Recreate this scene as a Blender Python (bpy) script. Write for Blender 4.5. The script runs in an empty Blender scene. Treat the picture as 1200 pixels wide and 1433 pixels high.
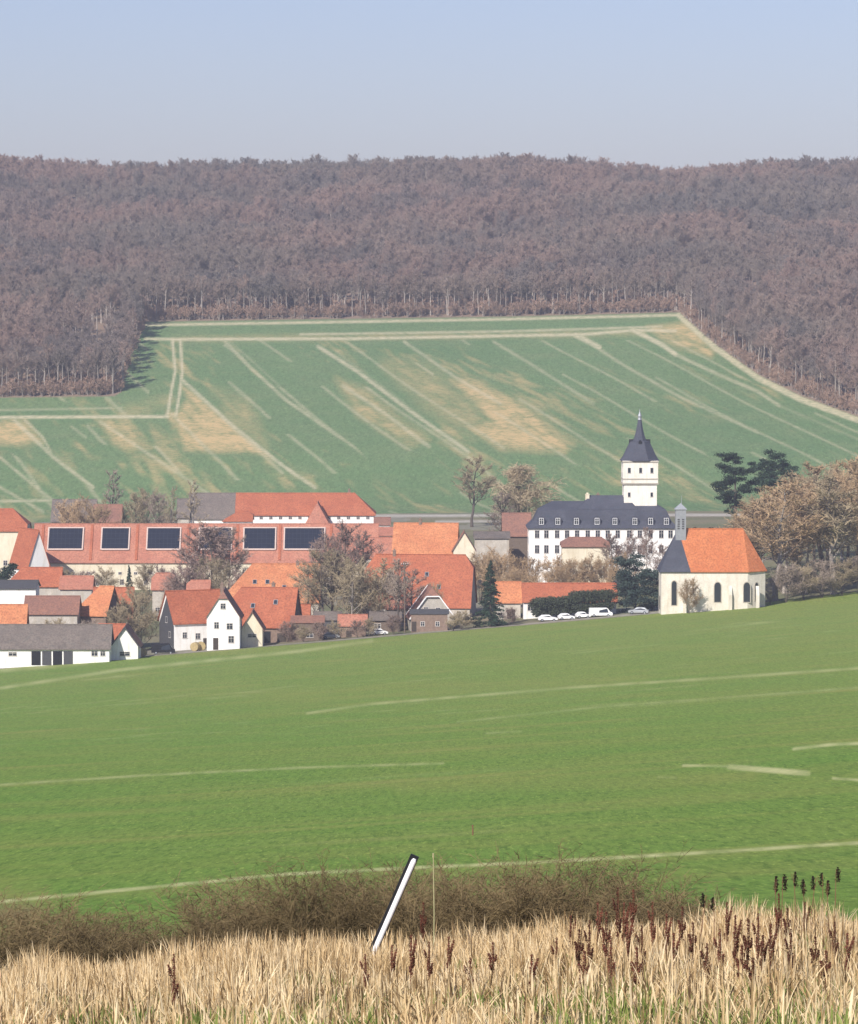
import bpy, math, random
import numpy as np
from mathutils import Vector, Matrix

# ------------------------------------------------------------------ camera, sky, sun, exposure
SC = bpy.context.scene
COL = SC.collection
F = 5200.0                      # focal length in photograph pixels (photograph 1200 x 1433)
PITCH = math.atan((716.5 - 420.0) / F)
cam_d = bpy.data.cameras.new("camera")
cam_d.sensor_fit = 'HORIZONTAL'
cam_d.sensor_width = 36.0
cam_d.lens = F / 1200.0 * 36.0
cam_d.clip_start = 0.5
cam_d.clip_end = 20000
cam = bpy.data.objects.new("camera", cam_d)
COL.objects.link(cam)
cam.location = (0, 0, 0)
cam.rotation_euler = (math.radians(90) - PITCH, 0, 0)
SC.camera = cam

SUN_EL, SUN_AZ = 36.0, 208.0
world = bpy.data.worlds.new("World")
SC.world = world
world.use_nodes = True
wn = world.node_tree.nodes
bg = wn["Background"]
sky = wn.new("ShaderNodeTexSky")
sky.sky_type = 'NISHITA'
sky.sun_disc = False
sky.sun_elevation = math.radians(SUN_EL)
sky.sun_rotation = math.radians(SUN_AZ)
sky.air_density = 1.0
sky.dust_density = 1.0
sky.ozone_density = 3.0
tint = wn.new("ShaderNodeMix"); tint.data_type = 'RGBA'; tint.blend_type = 'MULTIPLY'
tint.inputs[0].default_value = 1.0; tint.inputs[7].default_value = (0.80, 0.725, 0.87, 1)
world.node_tree.links.new(sky.outputs[0], tint.inputs[6])
world.node_tree.links.new(tint.outputs[2], bg.inputs[0])
bg.inputs[1].default_value = 0.10
sun_d = bpy.data.lights.new("sun", 'SUN')
sun_d.energy = 4.2
sun_d.angle = math.radians(0.5)
sun_d.color = (1.0, 0.94, 0.86)
sun = bpy.data.objects.new("sun", sun_d)
COL.objects.link(sun)
_az, _el = math.radians(SUN_AZ), math.radians(SUN_EL)
SUNV = Vector((math.sin(_az) * math.cos(_el), math.cos(_az) * math.cos(_el), math.sin(_el)))
sun.rotation_euler = SUNV.to_track_quat('Z', 'Y').to_euler()
sun.location = (0, -50, 60)
SC.view_settings.view_transform = 'Standard'
SC.view_settings.look = 'None'
SC.view_settings.gamma = 1.0
SC.view_settings.exposure = 0.5
SC.cycles.max_bounces = 6
SC.cycles.diffuse_bounces = 3
SC.cycles.volume_bounces = 0
SC.cycles.transparent_max_bounces = 8

# ------------------------------------------------------------------ projection and terrain
CP, SP = math.cos(PITCH), math.sin(PITCH)

def at(px, py, Y):
    """world point at forward distance Y seen at photograph pixel (px, py)"""
    a, b = (px - 600.0) / F, -(py - 716.5) / F
    dy, dz = CP + b * SP, -SP + b * CP
    s = Y / dy
    return Vector((a * s, Y, dz * s))

def proj(X, Y, Z):
    d = Y * CP - Z * SP
    u = Y * SP + Z * CP
    return 600.0 + F * X / d, 716.5 - F * u / d

KPX = np.array([0.0, 600.0, 1200.0])
TAB = [  # Y, py at px 0 / 600 / 1200
    (18, 1520, 1490, 1470), (30, 1450, 1412, 1388), (40, 1408, 1368, 1342), (50, 1385, 1348, 1318), (62, 1350, 1318, 1288),
    (100, 1282, 1250, 1215), (160, 1192, 1160, 1122), (250, 1108, 1080, 1042), (400, 1036, 1004, 964),
    (600, 978, 938, 896), (760, 935, 897, 853), (850, 906, 873, 832), (950, 850, 828, 777), (1000, 826, 812, 762),
    (1130, 765, 747, 737), (1250, 727, 716, 714), (1370, 640, 634, 630), (1500, 557, 552, 545), (1600, 500, 496, 488),
    (1700, 452, 446, 437), (1850, 395, 392, 388), (2000, 345, 343, 343), (2150, 301, 299, 303), (2300, 259, 271, 262),
]
KY = np.array([r[0] for r in TAB], float)
KZ = np.zeros((len(TAB), 3))
for i, r in enumerate(TAB):
    for j in range(3):
        KZ[i, j] = at(KPX[j], r[1 + j], r[0]).z
KY = np.concatenate([[-320, -100, 0], KY, [2420, 2700, 3300, 4200]])
KZ = np.vstack([[3, 3, 3.4], [-0.6, -0.6, -0.4], [-1.7, -1.7, -1.65], KZ,
                KZ[-1] + 1, KZ[-1] - 12, KZ[-1] - 60, KZ[-1] - 90])

def pchip_slopes(x, y):
    h = np.diff(x); d = np.diff(y) / h
    m = np.zeros_like(y)
    for i in range(1, len(x) - 1):
        if d[i-1] * d[i] > 0:
            w1, w2 = 2*h[i] + h[i-1], h[i] + 2*h[i-1]
            m[i] = (w1 + w2) / (w1/d[i-1] + w2/d[i])
    m[0], m[-1] = d[0], d[-1]
    return m
KM = np.stack([pchip_slopes(KY, KZ[:, j]) for j in range(3)], 1)

def terrain_z(X, Y):
    X = np.asarray(X, float); Y = np.asarray(Y, float)
    Yc = np.clip(Y, KY[0], KY[-1])
    i = np.clip(np.searchsorted(KY, Yc) - 1, 0, len(KY) - 2)
    h = KY[i+1] - KY[i]; t = (Yc - KY[i]) / h
    h00 = 2*t**3 - 3*t**2 + 1; h10 = t**3 - 2*t**2 + t; h01 = -2*t**3 + 3*t**2; h11 = t**3 - t**2
    zs = [h00*KZ[i, j] + h10*h*KM[i, j] + h01*KZ[i+1, j] + h11*h*KM[i+1, j] for j in range(3)]
    q = np.clip((X / np.maximum(Y, 18.0)) * F, -950, 950) / 600.0     # -1 0 1 at the three columns
    z = zs[0] * (q*(q-1)/2) + zs[1] * (1 - q*q) + zs[2] * (q*(q+1)/2)
    w = np.clip((Y - 1180) / 300, 0, 1) * 3.0
    z = z + w * (np.sin(X/61.0 + Y/170.0) * 0.5 + np.sin(X/23.0 - Y/57.0) * 0.18)
    c = np.clip((Y - 2050) / 250, 0, 1)
    z = z + c * (1.8*np.sin(X/60.0 + 1.7) + 1.4*np.sin(X/27.0))
    n = np.clip((62 - Y) / 20, 0, 1) * np.clip((Y - 5) / 10, 0, 1)
    z = z + n * 0.05 * (np.sin(X*2.3 + Y*1.1) + np.sin(X*0.9 - Y*1.7))
    return z

def tz(x, y):
    return float(terrain_z(x, y))

def ground_at(px, py, y0, y1):
    """point of the terrain seen at (px, py) between the distances y0 and y1"""
    for _ in range(40):
        m = (y0 + y1) / 2
        X = at(px, py, m).x
        if proj(X, m, tz(X, m))[1] > py: y0 = m
        else: y1 = m
    m = (y0 + y1) / 2
    X = at(px, py, m).x
    return Vector((X, m, tz(X, m)))

# ------------------------------------------------------------------ materials
def new_mat(name):
    m = bpy.data.materials.new(name); m.use_nodes = True
    nt = m.node_tree
    b = nt.nodes["Principled BSDF"]
    b.inputs["Specular IOR Level"].default_value = 0.25
    return m, nt, b

def N(nt, t, **kw):
    n = nt.nodes.new(t)
    for k, v in kw.items(): setattr(n, k, v)
    return n

def ramp(nt, src, a, b, c0=(0, 0, 0, 1), c1=(1, 1, 1, 1)):
    r = N(nt, "ShaderNodeValToRGB")
    r.color_ramp.elements[0].position = a; r.color_ramp.elements[1].position = b
    r.color_ramp.elements[0].color = c0; r.color_ramp.elements[1].color = c1
    nt.links.new(src, r.inputs[0]); return r.outputs[0]

def mixc(nt, fac, a, b, mode='MIX'):
    m = N(nt, "ShaderNodeMix", data_type='RGBA', blend_type=mode)
    for s, v in ((m.inputs[0], fac), (m.inputs[6], a), (m.inputs[7], b)):
        if isinstance(v, (int, float)): s.default_value = v
        elif isinstance(v, tuple): s.default_value = v if len(v) == 4 else (*v, 1)
        else: nt.links.new(v, s)
    return m.outputs[2]

def math_n(nt, op, a, b=None, clamp=False):
    m = N(nt, "ShaderNodeMath", operation=op); m.use_clamp = clamp
    for s, v in ((m.inputs[0], a), (m.inputs[1], b)):
        if v is None: continue
        if isinstance(v, (int, float)): s.default_value = v
        else: nt.links.new(v, s)
    return m.outputs[0]

def noise(nt, scale, detail=3.0, vec=None, rough=0.6, dist=0.0):
    n = N(nt, "ShaderNodeTexNoise"); n.inputs["Scale"].default_value = scale
    n.inputs["Detail"].default_value = detail; n.inputs["Roughness"].default_value = rough
    n.inputs["Distortion"].default_value = dist
    if vec is None:
        vec = N(nt, "ShaderNodeTexCoord").outputs["Object"]
    nt.links.new(vec, n.inputs["Vector"])
    return n.outputs[0]

def scaled(nt, vec, s):
    m = N(nt, "ShaderNodeMapping"); m.inputs["Scale"].default_value = s
    nt.links.new(vec, m.inputs["Vector"]); return m.outputs[0]

def simple(name, col, rough=0.8, var=0.25, scale=1.2, metal=0.0, fine=True, spec=0.25, rand=0.0):
    """surface whose own colour varies in soft blotches and fine grain"""
    m, nt, b = new_mat(name)
    streak = name.endswith(('render', 'brick'))
    n1 = noise(nt, scale, 4)
    dark = tuple(c * (1 - var) for c in col); lite = tuple(min(1, c * (1 + var)) for c in col)
    c = mixc(nt, ramp(nt, n1, 0.3, 0.7), dark, lite)
    if fine:
        n2 = noise(nt, scale * 9, 2)
        c = mixc(nt, ramp(nt, n2, 0.35, 0.7), c, tuple(x * (1 - var * 0.8) for x in col))
    if streak:   # rain streaks and patches down the wall
        tcs = N(nt, "ShaderNodeTexCoord").outputs["Object"]
        n4 = noise(nt, 1.1, 4, scaled(nt, tcs, (1, 1, 0.16)), 0.7)
        c = mixc(nt, math_n(nt, 'MULTIPLY', ramp(nt, n4, 0.48, 0.72), 0.55), c, tuple(x * y for x, y in zip(col, (0.66, 0.60, 0.50))))
    if rand:
        oi = N(nt, "ShaderNodeObjectInfo")
        hs = N(nt, "ShaderNodeHueSaturation")
        nt.links.new(math_n(nt, 'ADD', math_n(nt, 'MULTIPLY', oi.outputs["Random"], 2 * rand), 1 - rand), hs.inputs["Value"])
        nt.links.new(c, hs.inputs["Color"]); c = hs.outputs[0]
    nt.links.new(c, b.inputs["Base Color"])
    b.inputs["Roughness"].default_value = rough
    b.inputs["Metallic"].default_value = metal
    b.inputs["Specular IOR Level"].default_value = spec
    return m

def roof_mat(name, col, col2, rows=3.2):
    """clay tile roof: rows of tiles, patches of older tiles"""
    m, nt, b = new_mat(name)
    tc = N(nt, "ShaderNodeTexCoord").outputs["Object"]
    n1 = noise(nt, 0.28, 4, tc); n2 = noise(nt, 2.6, 3, tc)
    c = mixc(nt, ramp(nt, n1, 0.38, 0.66), col, col2)
    c = mixc(nt, ramp(nt, n2, 0.42, 0.72), c, tuple(x * 0.62 for x in col2))
    n5 = noise(nt, 0.9, 5, tc, 0.75)
    c = mixc(nt, math_n(nt, 'MULTIPLY', ramp(nt, n5, 0.52, 0.72), 0.6), c, (col2[0]*0.55, col2[1]*0.75, col2[2]*0.8))
    w = N(nt, "ShaderNodeTexWave", wave_type='BANDS', bands_direction='Z')
    w.inputs["Scale"].default_value = rows / 2; w.inputs["Distortion"].default_value = 0.6
    nt.links.new(tc, w.inputs["Vector"])
    c = mixc(nt, math_n(nt, 'MULTIPLY', w.outputs[1], 0.18), c, tuple(x * 0.5 for x in col))
    nt.links.new(c, b.inputs["Base Color"])
    bp = N(nt, "ShaderNodeBump"); bp.inputs["Strength"].default_value = 0.35; bp.inputs["Distance"].default_value = 0.04
    nt.links.new(w.outputs[1], bp.inputs["Height"]); nt.links.new(bp.outputs[0], b.inputs["Normal"])
    b.inputs["Roughness"].default_value = 0.8
    return m

M = {}
M['tile'] = roof_mat("clay_tile_orange", (0.47, 0.155, 0.078), (0.38, 0.115, 0.06))
M['tile_bright'] = roof_mat("clay_tile_bright", (0.62, 0.26, 0.12), (0.50, 0.18, 0.085))
M['tile_church'] = roof_mat("clay_tile_church", (0.58, 0.20, 0.08), (0.50, 0.155, 0.06))
M['tile_old'] = roof_mat("clay_tile_old", (0.32, 0.16, 0.11), (0.25, 0.13, 0.10))
M['tile_red'] = roof_mat("clay_tile_red", (0.50, 0.22, 0.145), (0.42, 0.165, 0.11))
M['slate'] = roof_mat("slate_roof", (0.060, 0.064, 0.085), (0.085, 0.09, 0.115))
M['grey_roof'] = roof_mat("grey_brown_roof", (0.21, 0.175, 0.15), (0.155, 0.13, 0.115))
M['white'] = simple("white_render", (0.82, 0.81, 0.78), 0.9, 0.06, 0.5)
M['cream'] = simple("cream_render", (0.72, 0.65, 0.50), 0.9, 0.12, 0.5)
M['church_wall'] = simple("church_render", (0.72, 0.67, 0.575), 0.9, 0.20, 0.35)
M['tower_wall'] = simple("tower_render", (0.80, 0.77, 0.68), 0.9, 0.12, 0.6)
M['turret_grey'] = simple("turret_boards", (0.27, 0.28, 0.30), 0.7, 0.2, 2.0)
M['dirty'] = simple("weathered_render", (0.50, 0.46, 0.40), 0.9, 0.25, 0.6)
M['brick'] = simple("brown_brick", (0.25, 0.18, 0.14), 0.9, 0.3, 1.5)
M['timber'] = simple("dark_timber", (0.07, 0.055, 0.045), 0.8, 0.3, 2.0)
M['dark_wall'] = simple("dark_boarding", (0.075, 0.075, 0.08), 0.8, 0.25, 2.0)
M['shed'] = simple("shed_boards", (0.17, 0.13, 0.10), 0.85, 0.3, 2.0)
M['glass'] = simple("window_glass", (0.03, 0.035, 0.045), 0.12, 0.2, 1.0, spec=0.6)
M['solar'] = simple("solar_glass", (0.013, 0.017, 0.030), 0.25, 0.3, 0.6, spec=0.5)
M['frame'] = simple("pale_frame", (0.62, 0.58, 0.54), 0.6, 0.1, 2.0)
M['array_frame'] = simple("array_frame", (0.55, 0.43, 0.37), 0.6, 0.15, 2.0)
M['cell_line'] = simple("cell_line", (0.025, 0.028, 0.04), 0.4, 0.15, 2.0)
M['stone'] = simple("stone_trim", (0.45, 0.41, 0.34), 0.9, 0.2, 2.0)
M['metal_grey'] = simple("grey_zinc", (0.36, 0.38, 0.40), 0.5, 0.15, 2.0, metal=0.3)
M['concrete'] = simple("concrete", (0.42, 0.40, 0.37), 0.9, 0.2, 0.8)
M['white_paint'] = simple("white_paint", (0.86, 0.86, 0.85), 0.35, 0.03, 2.0)
M['black_paint'] = simple("black_paint", (0.012, 0.013, 0.016), 0.6, 0.2, 2.0)
M['silver_paint'] = simple("silver_paint", (0.42, 0.44, 0.46), 0.35, 0.08, 2.0, metal=0.3)
M['rubber'] = simple("tyre_rubber", (0.02, 0.02, 0.02), 0.85, 0.2, 3.0)
M['straw_bale'] = simple("straw_bale", (0.42, 0.33, 0.17), 0.95, 0.25, 3.0)
M['bark_pale'] = simple("bark_pale", (0.33, 0.29, 0.25), 0.9, 0.3, 1.2, rand=0.3)
M['bark_mid'] = simple("bark_mid", (0.19, 0.16, 0.135), 0.9, 0.3, 1.2, rand=0.2)
M['bark_dark'] = simple("bark_dark", (0.11, 0.09, 0.075), 0.9, 0.3, 1.2, rand=0.2)

def twig_mat(name, c1, c2, world_scale=None, rand=0.22):
    m, nt, b = new_mat(name)
    oi = N(nt, "ShaderNodeObjectInfo")
    tc = N(nt, "ShaderNodeTexCoord").outputs["Object"]
    c = mixc(nt, ramp(nt, noise(nt, 0.5, 3, tc), 0.3, 0.7), c1, c2)
    if world_scale:
        n = noise(nt, world_scale, 3, oi.outputs["Location"])
        c = mixc(nt, ramp(nt, n, 0.42, 0.58), c, mixc(nt, 0.6, c2, (0.34, 0.215, 0.175, 1)))
        n3 = noise(nt, world_scale * 3.1, 2, oi.outputs['Location'])
        c = mixc(nt, math_n(nt, 'MULTIPLY', ramp(nt, n3, 0.48, 0.60), 0.70), c, (0.16, 0.148, 0.138))
    hs = N(nt, "ShaderNodeHueSaturation")
    nt.links.new(math_n(nt, 'ADD', math_n(nt, 'MULTIPLY', oi.outputs["Random"], 2 * rand), 1 - rand), hs.inputs["Value"])
    nt.links.new(c, hs.inputs["Color"])
    nt.links.new(hs.outputs[0], b.inputs["Base Color"])
    b.inputs["Roughness"].default_value = 0.9
    b.inputs["Specular IOR Level"].default_value = 0.1
    return m
M['twig_forest'] = twig_mat("twigs_forest", (0.205, 0.172, 0.142), (0.275, 0.226, 0.188), 0.006, 0.13)
M['twig_russet'] = twig_mat("twigs_russet", (0.31, 0.205, 0.15), (0.37, 0.26, 0.195))
M['twig_grey'] = twig_mat("twigs_grey_brown", (0.25, 0.20, 0.16), (0.31, 0.25, 0.20))
M['twig_olive'] = twig_mat("twigs_olive", (0.30, 0.245, 0.16), (0.37, 0.30, 0.19))
M['twig_purple'] = twig_mat("twigs_purple", (0.245, 0.175, 0.145), (0.31, 0.225, 0.185))
M['twig_orange'] = twig_mat("twigs_orange", (0.38, 0.265, 0.155), (0.45, 0.325, 0.195))
M['twig_bramble'] = twig_mat("twigs_bramble", (0.125, 0.092, 0.048), (0.205, 0.155, 0.08))
M['needle'] = twig_mat("needles_dark", (0.026, 0.048, 0.030), (0.052, 0.085, 0.052))
M['needle_blue'] = twig_mat("needles_blue_green", (0.035, 0.060, 0.050), (0.075, 0.105, 0.085))
M['hedge_leaf'] = twig_mat("hedge_leaves", (0.045, 0.055, 0.035), (0.085, 0.10, 0.06))
M['seed'] = simple("dock_seed", (0.15, 0.055, 0.035), 0.9, 0.4, 12.0, rand=0.35)
M['seed_dark'] = simple("teasel_seed", (0.03, 0.022, 0.014), 0.9, 0.4, 12.0)
M['stem'] = simple("dry_stem", (0.20, 0.10, 0.06), 0.9, 0.3, 10.0)
M['stem_pale'] = simple("pale_stem", (0.36, 0.34, 0.18), 0.9, 0.2, 10.0)

def straw_mat(name, cols):
    m, nt, b = new_mat(name)
    a = N(nt, "ShaderNodeAttribute"); a.attribute_name = "tint"
    r = N(nt, "ShaderNodeValToRGB")
    e = r.color_ramp.elements
    while len(e) < len(cols): e.new(0.5)
    for i, c in enumerate(cols):
        e[i].position = i / (len(cols) - 1); e[i].color = (*c, 1)
    nt.links.new(a.outputs["Fac"], r.inputs[0])
    nt.links.new(r.outputs[0], b.inputs["Base Color"])
    b.inputs["Roughness"].default_value = 0.8
    tr = N(nt, "ShaderNodeBsdfTranslucent"); nt.links.new(r.outputs[0], tr.inputs[0])
    mx = N(nt, "ShaderNodeMixShader"); mx.inputs[0].default_value = 0.32
    nt.links.new(b.outputs[0], mx.inputs[1]); nt.links.new(tr.outputs[0], mx.inputs[2])
    nt.links.new(mx.outputs[0], nt.nodes["Material Output"].inputs[0])
    return m
M['straw'] = straw_mat("dry_grass", [(0.10, 0.06, 0.03), (0.42, 0.28, 0.13), (0.76, 0.57, 0.31), (0.92, 0.76, 0.49)])
M['green_blade'] = straw_mat("green_grass", [(0.08, 0.10, 0.025), (0.16, 0.22, 0.05), (0.30, 0.36, 0.10)])

# field materials: channels of the attribute "paint": R wheel tracks, G bare earth, B verge or leaf litter
def field_mat(name, g1, g2, g3, track, earth, other, big, mid, fine, stretch=(1, 1, 1), grain=0.5, ys=0.2):
    m, nt, b = new_mat(name)
    tc = N(nt, "ShaderNodeTexCoord").outputs["Object"]
    sv = scaled(nt, tc, stretch)
    c = mixc(nt, ramp(nt, noise(nt, big, 3, sv), 0.35, 0.65), g1, g2)
    c = mixc(nt, ramp(nt, noise(nt, mid, 4, tc), 0.40, 0.75), c, g3)
    fn = noise(nt, fine, 6, scaled(nt, tc, (1, ys, 1)), 0.82)
    c = mixc(nt, math_n(nt, 'MULTIPLY', ramp(nt, fn, 0.45, 0.62), grain), c, tuple(x * 0.55 for x in g1))
    fn2 = noise(nt, fine * 1.7, 1, scaled(nt, tc, (1, ys, 1.1)), 0.7)
    c = mixc(nt, math_n(nt, 'MULTIPLY', ramp(nt, fn2, 0.60, 0.74), grain * 0.6), c, tuple(min(1, x * 1.7) for x in g3))
    at_ = N(nt, "ShaderNodeAttribute"); at_.attribute_name = "paint"
    sp = N(nt, "ShaderNodeSeparateColor"); nt.links.new(at_.outputs["Color"], sp.inputs[0])
    brk = ramp(nt, noise(nt, fine * 0.5, 3, tc), 0.30, 0.60)
    brk2 = ramp(nt, noise(nt, mid * 1.3, 4, tc, 0.7), 0.30, 0.66)
    e = math_n(nt, 'MULTIPLY', sp.outputs[1], math_n(nt, 'MULTIPLY', math_n(nt, 'ADD', brk, brk2), 0.62), True)
    c = mixc(nt, e, c, earth)
    c = mixc(nt, math_n(nt, 'MULTIPLY', sp.outputs[2], math_n(nt, 'ADD', math_n(nt, 'MULTIPLY', brk, 0.3), 0.75), True), c, other)
    t = math_n(nt, 'MULTIPLY', sp.outputs[0], math_n(nt, 'ADD', math_n(nt, 'MULTIPLY', brk, 0.55), 0.45), True)
    c = mixc(nt, t, c, track)
    nt.links.new(c, b.inputs["Base Color"])
    b.inputs["Roughness"].default_value = 0.9
    b.inputs["Specular IOR Level"].default_value = 0.1
    bp = N(nt, "ShaderNodeBump"); bp.inputs["Strength"].default_value = 0.5; bp.inputs["Distance"].default_value = 0.15
    nt.links.new(fn, bp.inputs["Height"]); nt.links.new(bp.outputs[0], b.inputs["Normal"])
    return m
M['near_field'] = field_mat("winter_wheat", (0.150, 0.268, 0.045), (0.172, 0.270, 0.048), (0.215, 0.275, 0.058),
                            (0.52, 0.52, 0.24), (0.33, 0.29, 0.09), (0.24, 0.17, 0.09), 0.012, 0.06, 3.6, (0.35, 1, 1), 0.9, 0.022)
M['hill_field'] = field_mat("hill_wheat", (0.122, 0.205, 0.086), (0.142, 0.225, 0.094), (0.17, 0.23, 0.104),
                            (0.52, 0.47, 0.30), (0.52, 0.385, 0.185), (0.25, 0.175, 0.13), 0.010, 0.05, 0.9, (1, 1, 1), 0.65)
M['village_ground'] = field_mat("village_ground", (0.13, 0.16, 0.07), (0.20, 0.17, 0.11), (0.16, 0.16, 0.09),
                            (0.50, 0.46, 0.40), (0.30, 0.24, 0.16), (0.30, 0.28, 0.24), 0.03, 0.15, 1.2, (1, 1, 1), 0.4)
M['forest_floor'] = field_mat("forest_floor", (0.27, 0.195, 0.15), (0.31, 0.22, 0.165), (0.23, 0.175, 0.14),
                            (0.3, 0.25, 0.15), (0.3, 0.2, 0.1), (0.15, 0.10, 0.07), 0.02, 0.1, 0.8)
M['bank'] = field_mat("bank_soil", (0.24, 0.19, 0.10), (0.30, 0.24, 0.13), (0.16, 0.16, 0.06),
                            (0.3, 0.25, 0.15), (0.3, 0.2, 0.1), (0.10, 0.15, 0.04), 0.4, 1.5, 14.0)

# ------------------------------------------------------------------ object helpers
def tag(o, label=None, cat=None, group=None, kind=None):
    if label: o['label'] = label
    if cat: o['category'] = cat
    if group: o['group'] = group
    if kind: o['kind'] = kind
    return o

def thing(name, loc, rz, label, cat, group=None):
    o = bpy.data.objects.new(name, None)
    o.empty_display_size = 0.5
    COL.objects.link(o)
    o.location = loc; o.rotation_euler = (0, 0, rz)
    return tag(o, label, cat, group)

class MB:
    def __init__(s): s.v = []; s.f = []; s.m = []
    def add(s, vs, fs, mi=0):
        n = len(s.v); s.v += [tuple(v) for v in vs]; s.f += [tuple(n + i for i in f) for f in fs]; s.m += [mi] * len(fs)
    def box(s, x0, x1, y0, y1, z0, z1, mi=0):
        s.add([(x0,y0,z0),(x1,y0,z0),(x1,y1,z0),(x0,y1,z0),(x0,y0,z1),(x1,y0,z1),(x1,y1,z1),(x0,y1,z1)],
              [(0,3,2,1),(4,5,6,7),(0,1,5,4),(1,2,6,5),(2,3,7,6),(3,0,4,7)], mi)
    def prism(s, pts, z0, z1, mi=0):
        n = len(pts)
        s.add([(p[0], p[1], z0) for p in pts] + [(p[0], p[1], z1) for p in pts],
              [tuple(range(n-1, -1, -1)), tuple(range(n, 2*n))] + [(i, (i+1) % n, n + (i+1) % n, n + i) for i in range(n)], mi)
    def shell(s, vs, faces, t=0.18, mi=0):
        """roof skin: top faces, an underside t lower and the edges between"""
        n = len(vs)
        s.add(list(vs) + [(v[0], v[1], v[2] - t) for v in vs],
              [tuple(f) for f in faces] + [tuple(n + i for i in reversed(f)) for f in faces] + [
                  (a, n + a, n + b, b) for a, b in s.border(faces)], mi)
    @staticmethod
    def border(faces):
        e = {}
        for f in faces:
            for i in range(len(f)):
                e[(f[i], f[(i+1) % len(f)])] = 1
        return [k for k in e if (k[1], k[0]) not in e]
    def tube(s, pts, rad, k=6, mi=0, cap=True):
        pts = [Vector(p) for p in pts]; base = len(s.v)
        for i, p in enumerate(pts):
            d = (pts[min(i+1, len(pts)-1)] - pts[max(i-1, 0)]).normalized()
            a = d.orthogonal().normalized() if i == 0 else (a - d * a.dot(d)).normalized()
            b = d.cross(a)
            for j in range(k):
                t = 2 * math.pi * j / k
                s.v.append(tuple(p + (a * math.cos(t) + b * math.sin(t)) * rad[i]))
        for i in range(len(pts) - 1):
            for j in range(k):
                s.f.append((base + i*k + j, base + i*k + (j+1) % k, base + (i+1)*k + (j+1) % k, base + (i+1)*k + j)); s.m.append(mi)
        if cap:
            s.f.append(tuple(base + (len(pts)-1)*k + j for j in range(k))); s.m.append(mi)
            s.f.append(tuple(base + j for j in reversed(range(k)))); s.m.append(mi)
    def sliver(s, a, b, w, rng, mi=0):
        a = Vector(a); b = Vector(b); d = b - a
        o = d.cross(Vector((rng.gauss(0, 1), rng.gauss(0, 1), rng.gauss(0, 1))))
        if o.length < 1e-6: return
        o = o.normalized() * w * 0.5
        s.add([a - o, a + o, b + o * 0.3, b - o * 0.3], [(0, 1, 2, 3)], mi)
    def mesh(s, name, mats):
        me = bpy.data.meshes.new(name)
        me.from_pydata(s.v, [], s.f)
        for m in mats: me.materials.append(m)
        if len(mats) > 1: me.polygons.foreach_set("material_index", s.m)
        me.update()
        return me
    def build(s, name, mat, parent=None, smooth=False):
        me = s.mesh(name, mat if isinstance(mat, list) else [mat])
        if smooth: me.polygons.foreach_set("use_smooth", [True] * len(me.polygons))
        o = bpy.data.objects.new(name, me); COL.objects.link(o)
        if parent is not None: o.parent = parent
        return o

def place(name, me, parent=None, mat=None):
    o = bpy.data.objects.new(name, me); COL.objects.link(o)
    if parent is not None: o.parent = parent
    if mat is not None:
        o.material_slots[0].link = 'OBJECT'; o.material_slots[0].material = mat
    return o

def np_quads(name, V, Q, mat, tint=None):
    me = bpy.data.meshes.new(name)
    me.vertices.add(len(V)); me.vertices.foreach_set("co", np.ascontiguousarray(V, dtype=np.float32).ravel())
    me.loops.add(Q.size); me.loops.foreach_set("vertex_index", np.ascontiguousarray(Q, dtype=np.int32).ravel())
    me.polygons.add(len(Q)); me.polygons.foreach_set("loop_start", np.arange(0, Q.size, 4, dtype=np.int32))
    me.polygons.foreach_set("loop_total", np.full(len(Q), 4, dtype=np.int32))
    me.materials.append(mat)
    if tint is not None:
        a = me.attributes.new("tint", 'FLOAT', 'POINT'); a.data.foreach_set("value", tint.astype(np.float32))
    me.update(calc_edges=True)
    o = bpy.data.objects.new(name, me); COL.objects.link(o)
    return o

# ------------------------------------------------------------------ the ground: blocks of one sheet, sharing their seams
def polydist(px, py, line, wsc=1.0):
    """distance in photograph pixels to a polyline, vertical distance weighted (the ground is seen at a low angle)"""
    d = np.full(px.shape, 1e9)
    for (x0, y0), (x1, y1) in zip(line[:-1], line[1:]):
        vx, vy = x1 - x0, y1 - y0
        t = np.clip(((px-x0)*vx + (py-y0)*vy) / (vx*vx + vy*vy), 0, 1)
        d = np.minimum(d, np.hypot(px - x0 - t*vx, py - y0 - t*vy))
    return d

def stroke(px, py, line, w, strength=1.0, soft=1.2):
    return strength * np.clip((w/2 + soft/2 - polydist(px, py, line)) / soft, 0, 1)

def inpoly(px, py, poly, soft):
    inside = np.zeros(px.shape, bool); n = len(poly)
    for i in range(n):
        x0, y0 = poly[i]; x1, y1 = poly[(i+1) % n]
        if y0 == y1: continue
        c = ((y0 > py) != (y1 > py)) & (px < (x1-x0)*(py-y0)/(y1-y0) + x0)
        inside ^= c
    d = polydist(px, py, list(poly) + [poly[0]])
    return np.clip(0.5 + np.where(inside, d, -d) / soft, 0, 1)

PXS = np.concatenate([np.array([-8000, -5000, -3200, -2200, -1500, -1000, -700, -500, -350, -250, -170, -120]),
                      np.arange(-90, 1291, 2.5),
                      np.array([1320, 1370, 1450, 1550, 1700, 1900, 2200, 2700, 3400, 4400, 6200, 9200])])

def RR(Y): return np.where(Y > 200, Y, 0.5 * Y + 100) if False else np.maximum(np.where(Y > 200, Y, 0.5 * Y + 100), 60)

BOUND = [(-3000, 552), (-700, 553), (0, 557), (160, 555), (171, 548), (180, 505), (196, 472), (203, 451), (400, 448), (700, 444), (950, 438),
         (985, 470), (1002, 484), (1060, 525), (1120, 555), (1200, 584), (1500, 640), (2000, 690), (4000, 700)]
def bound(px): return np.interp(px, [p[0] for p in BOUND], [p[1] for p in BOUND])

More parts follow.
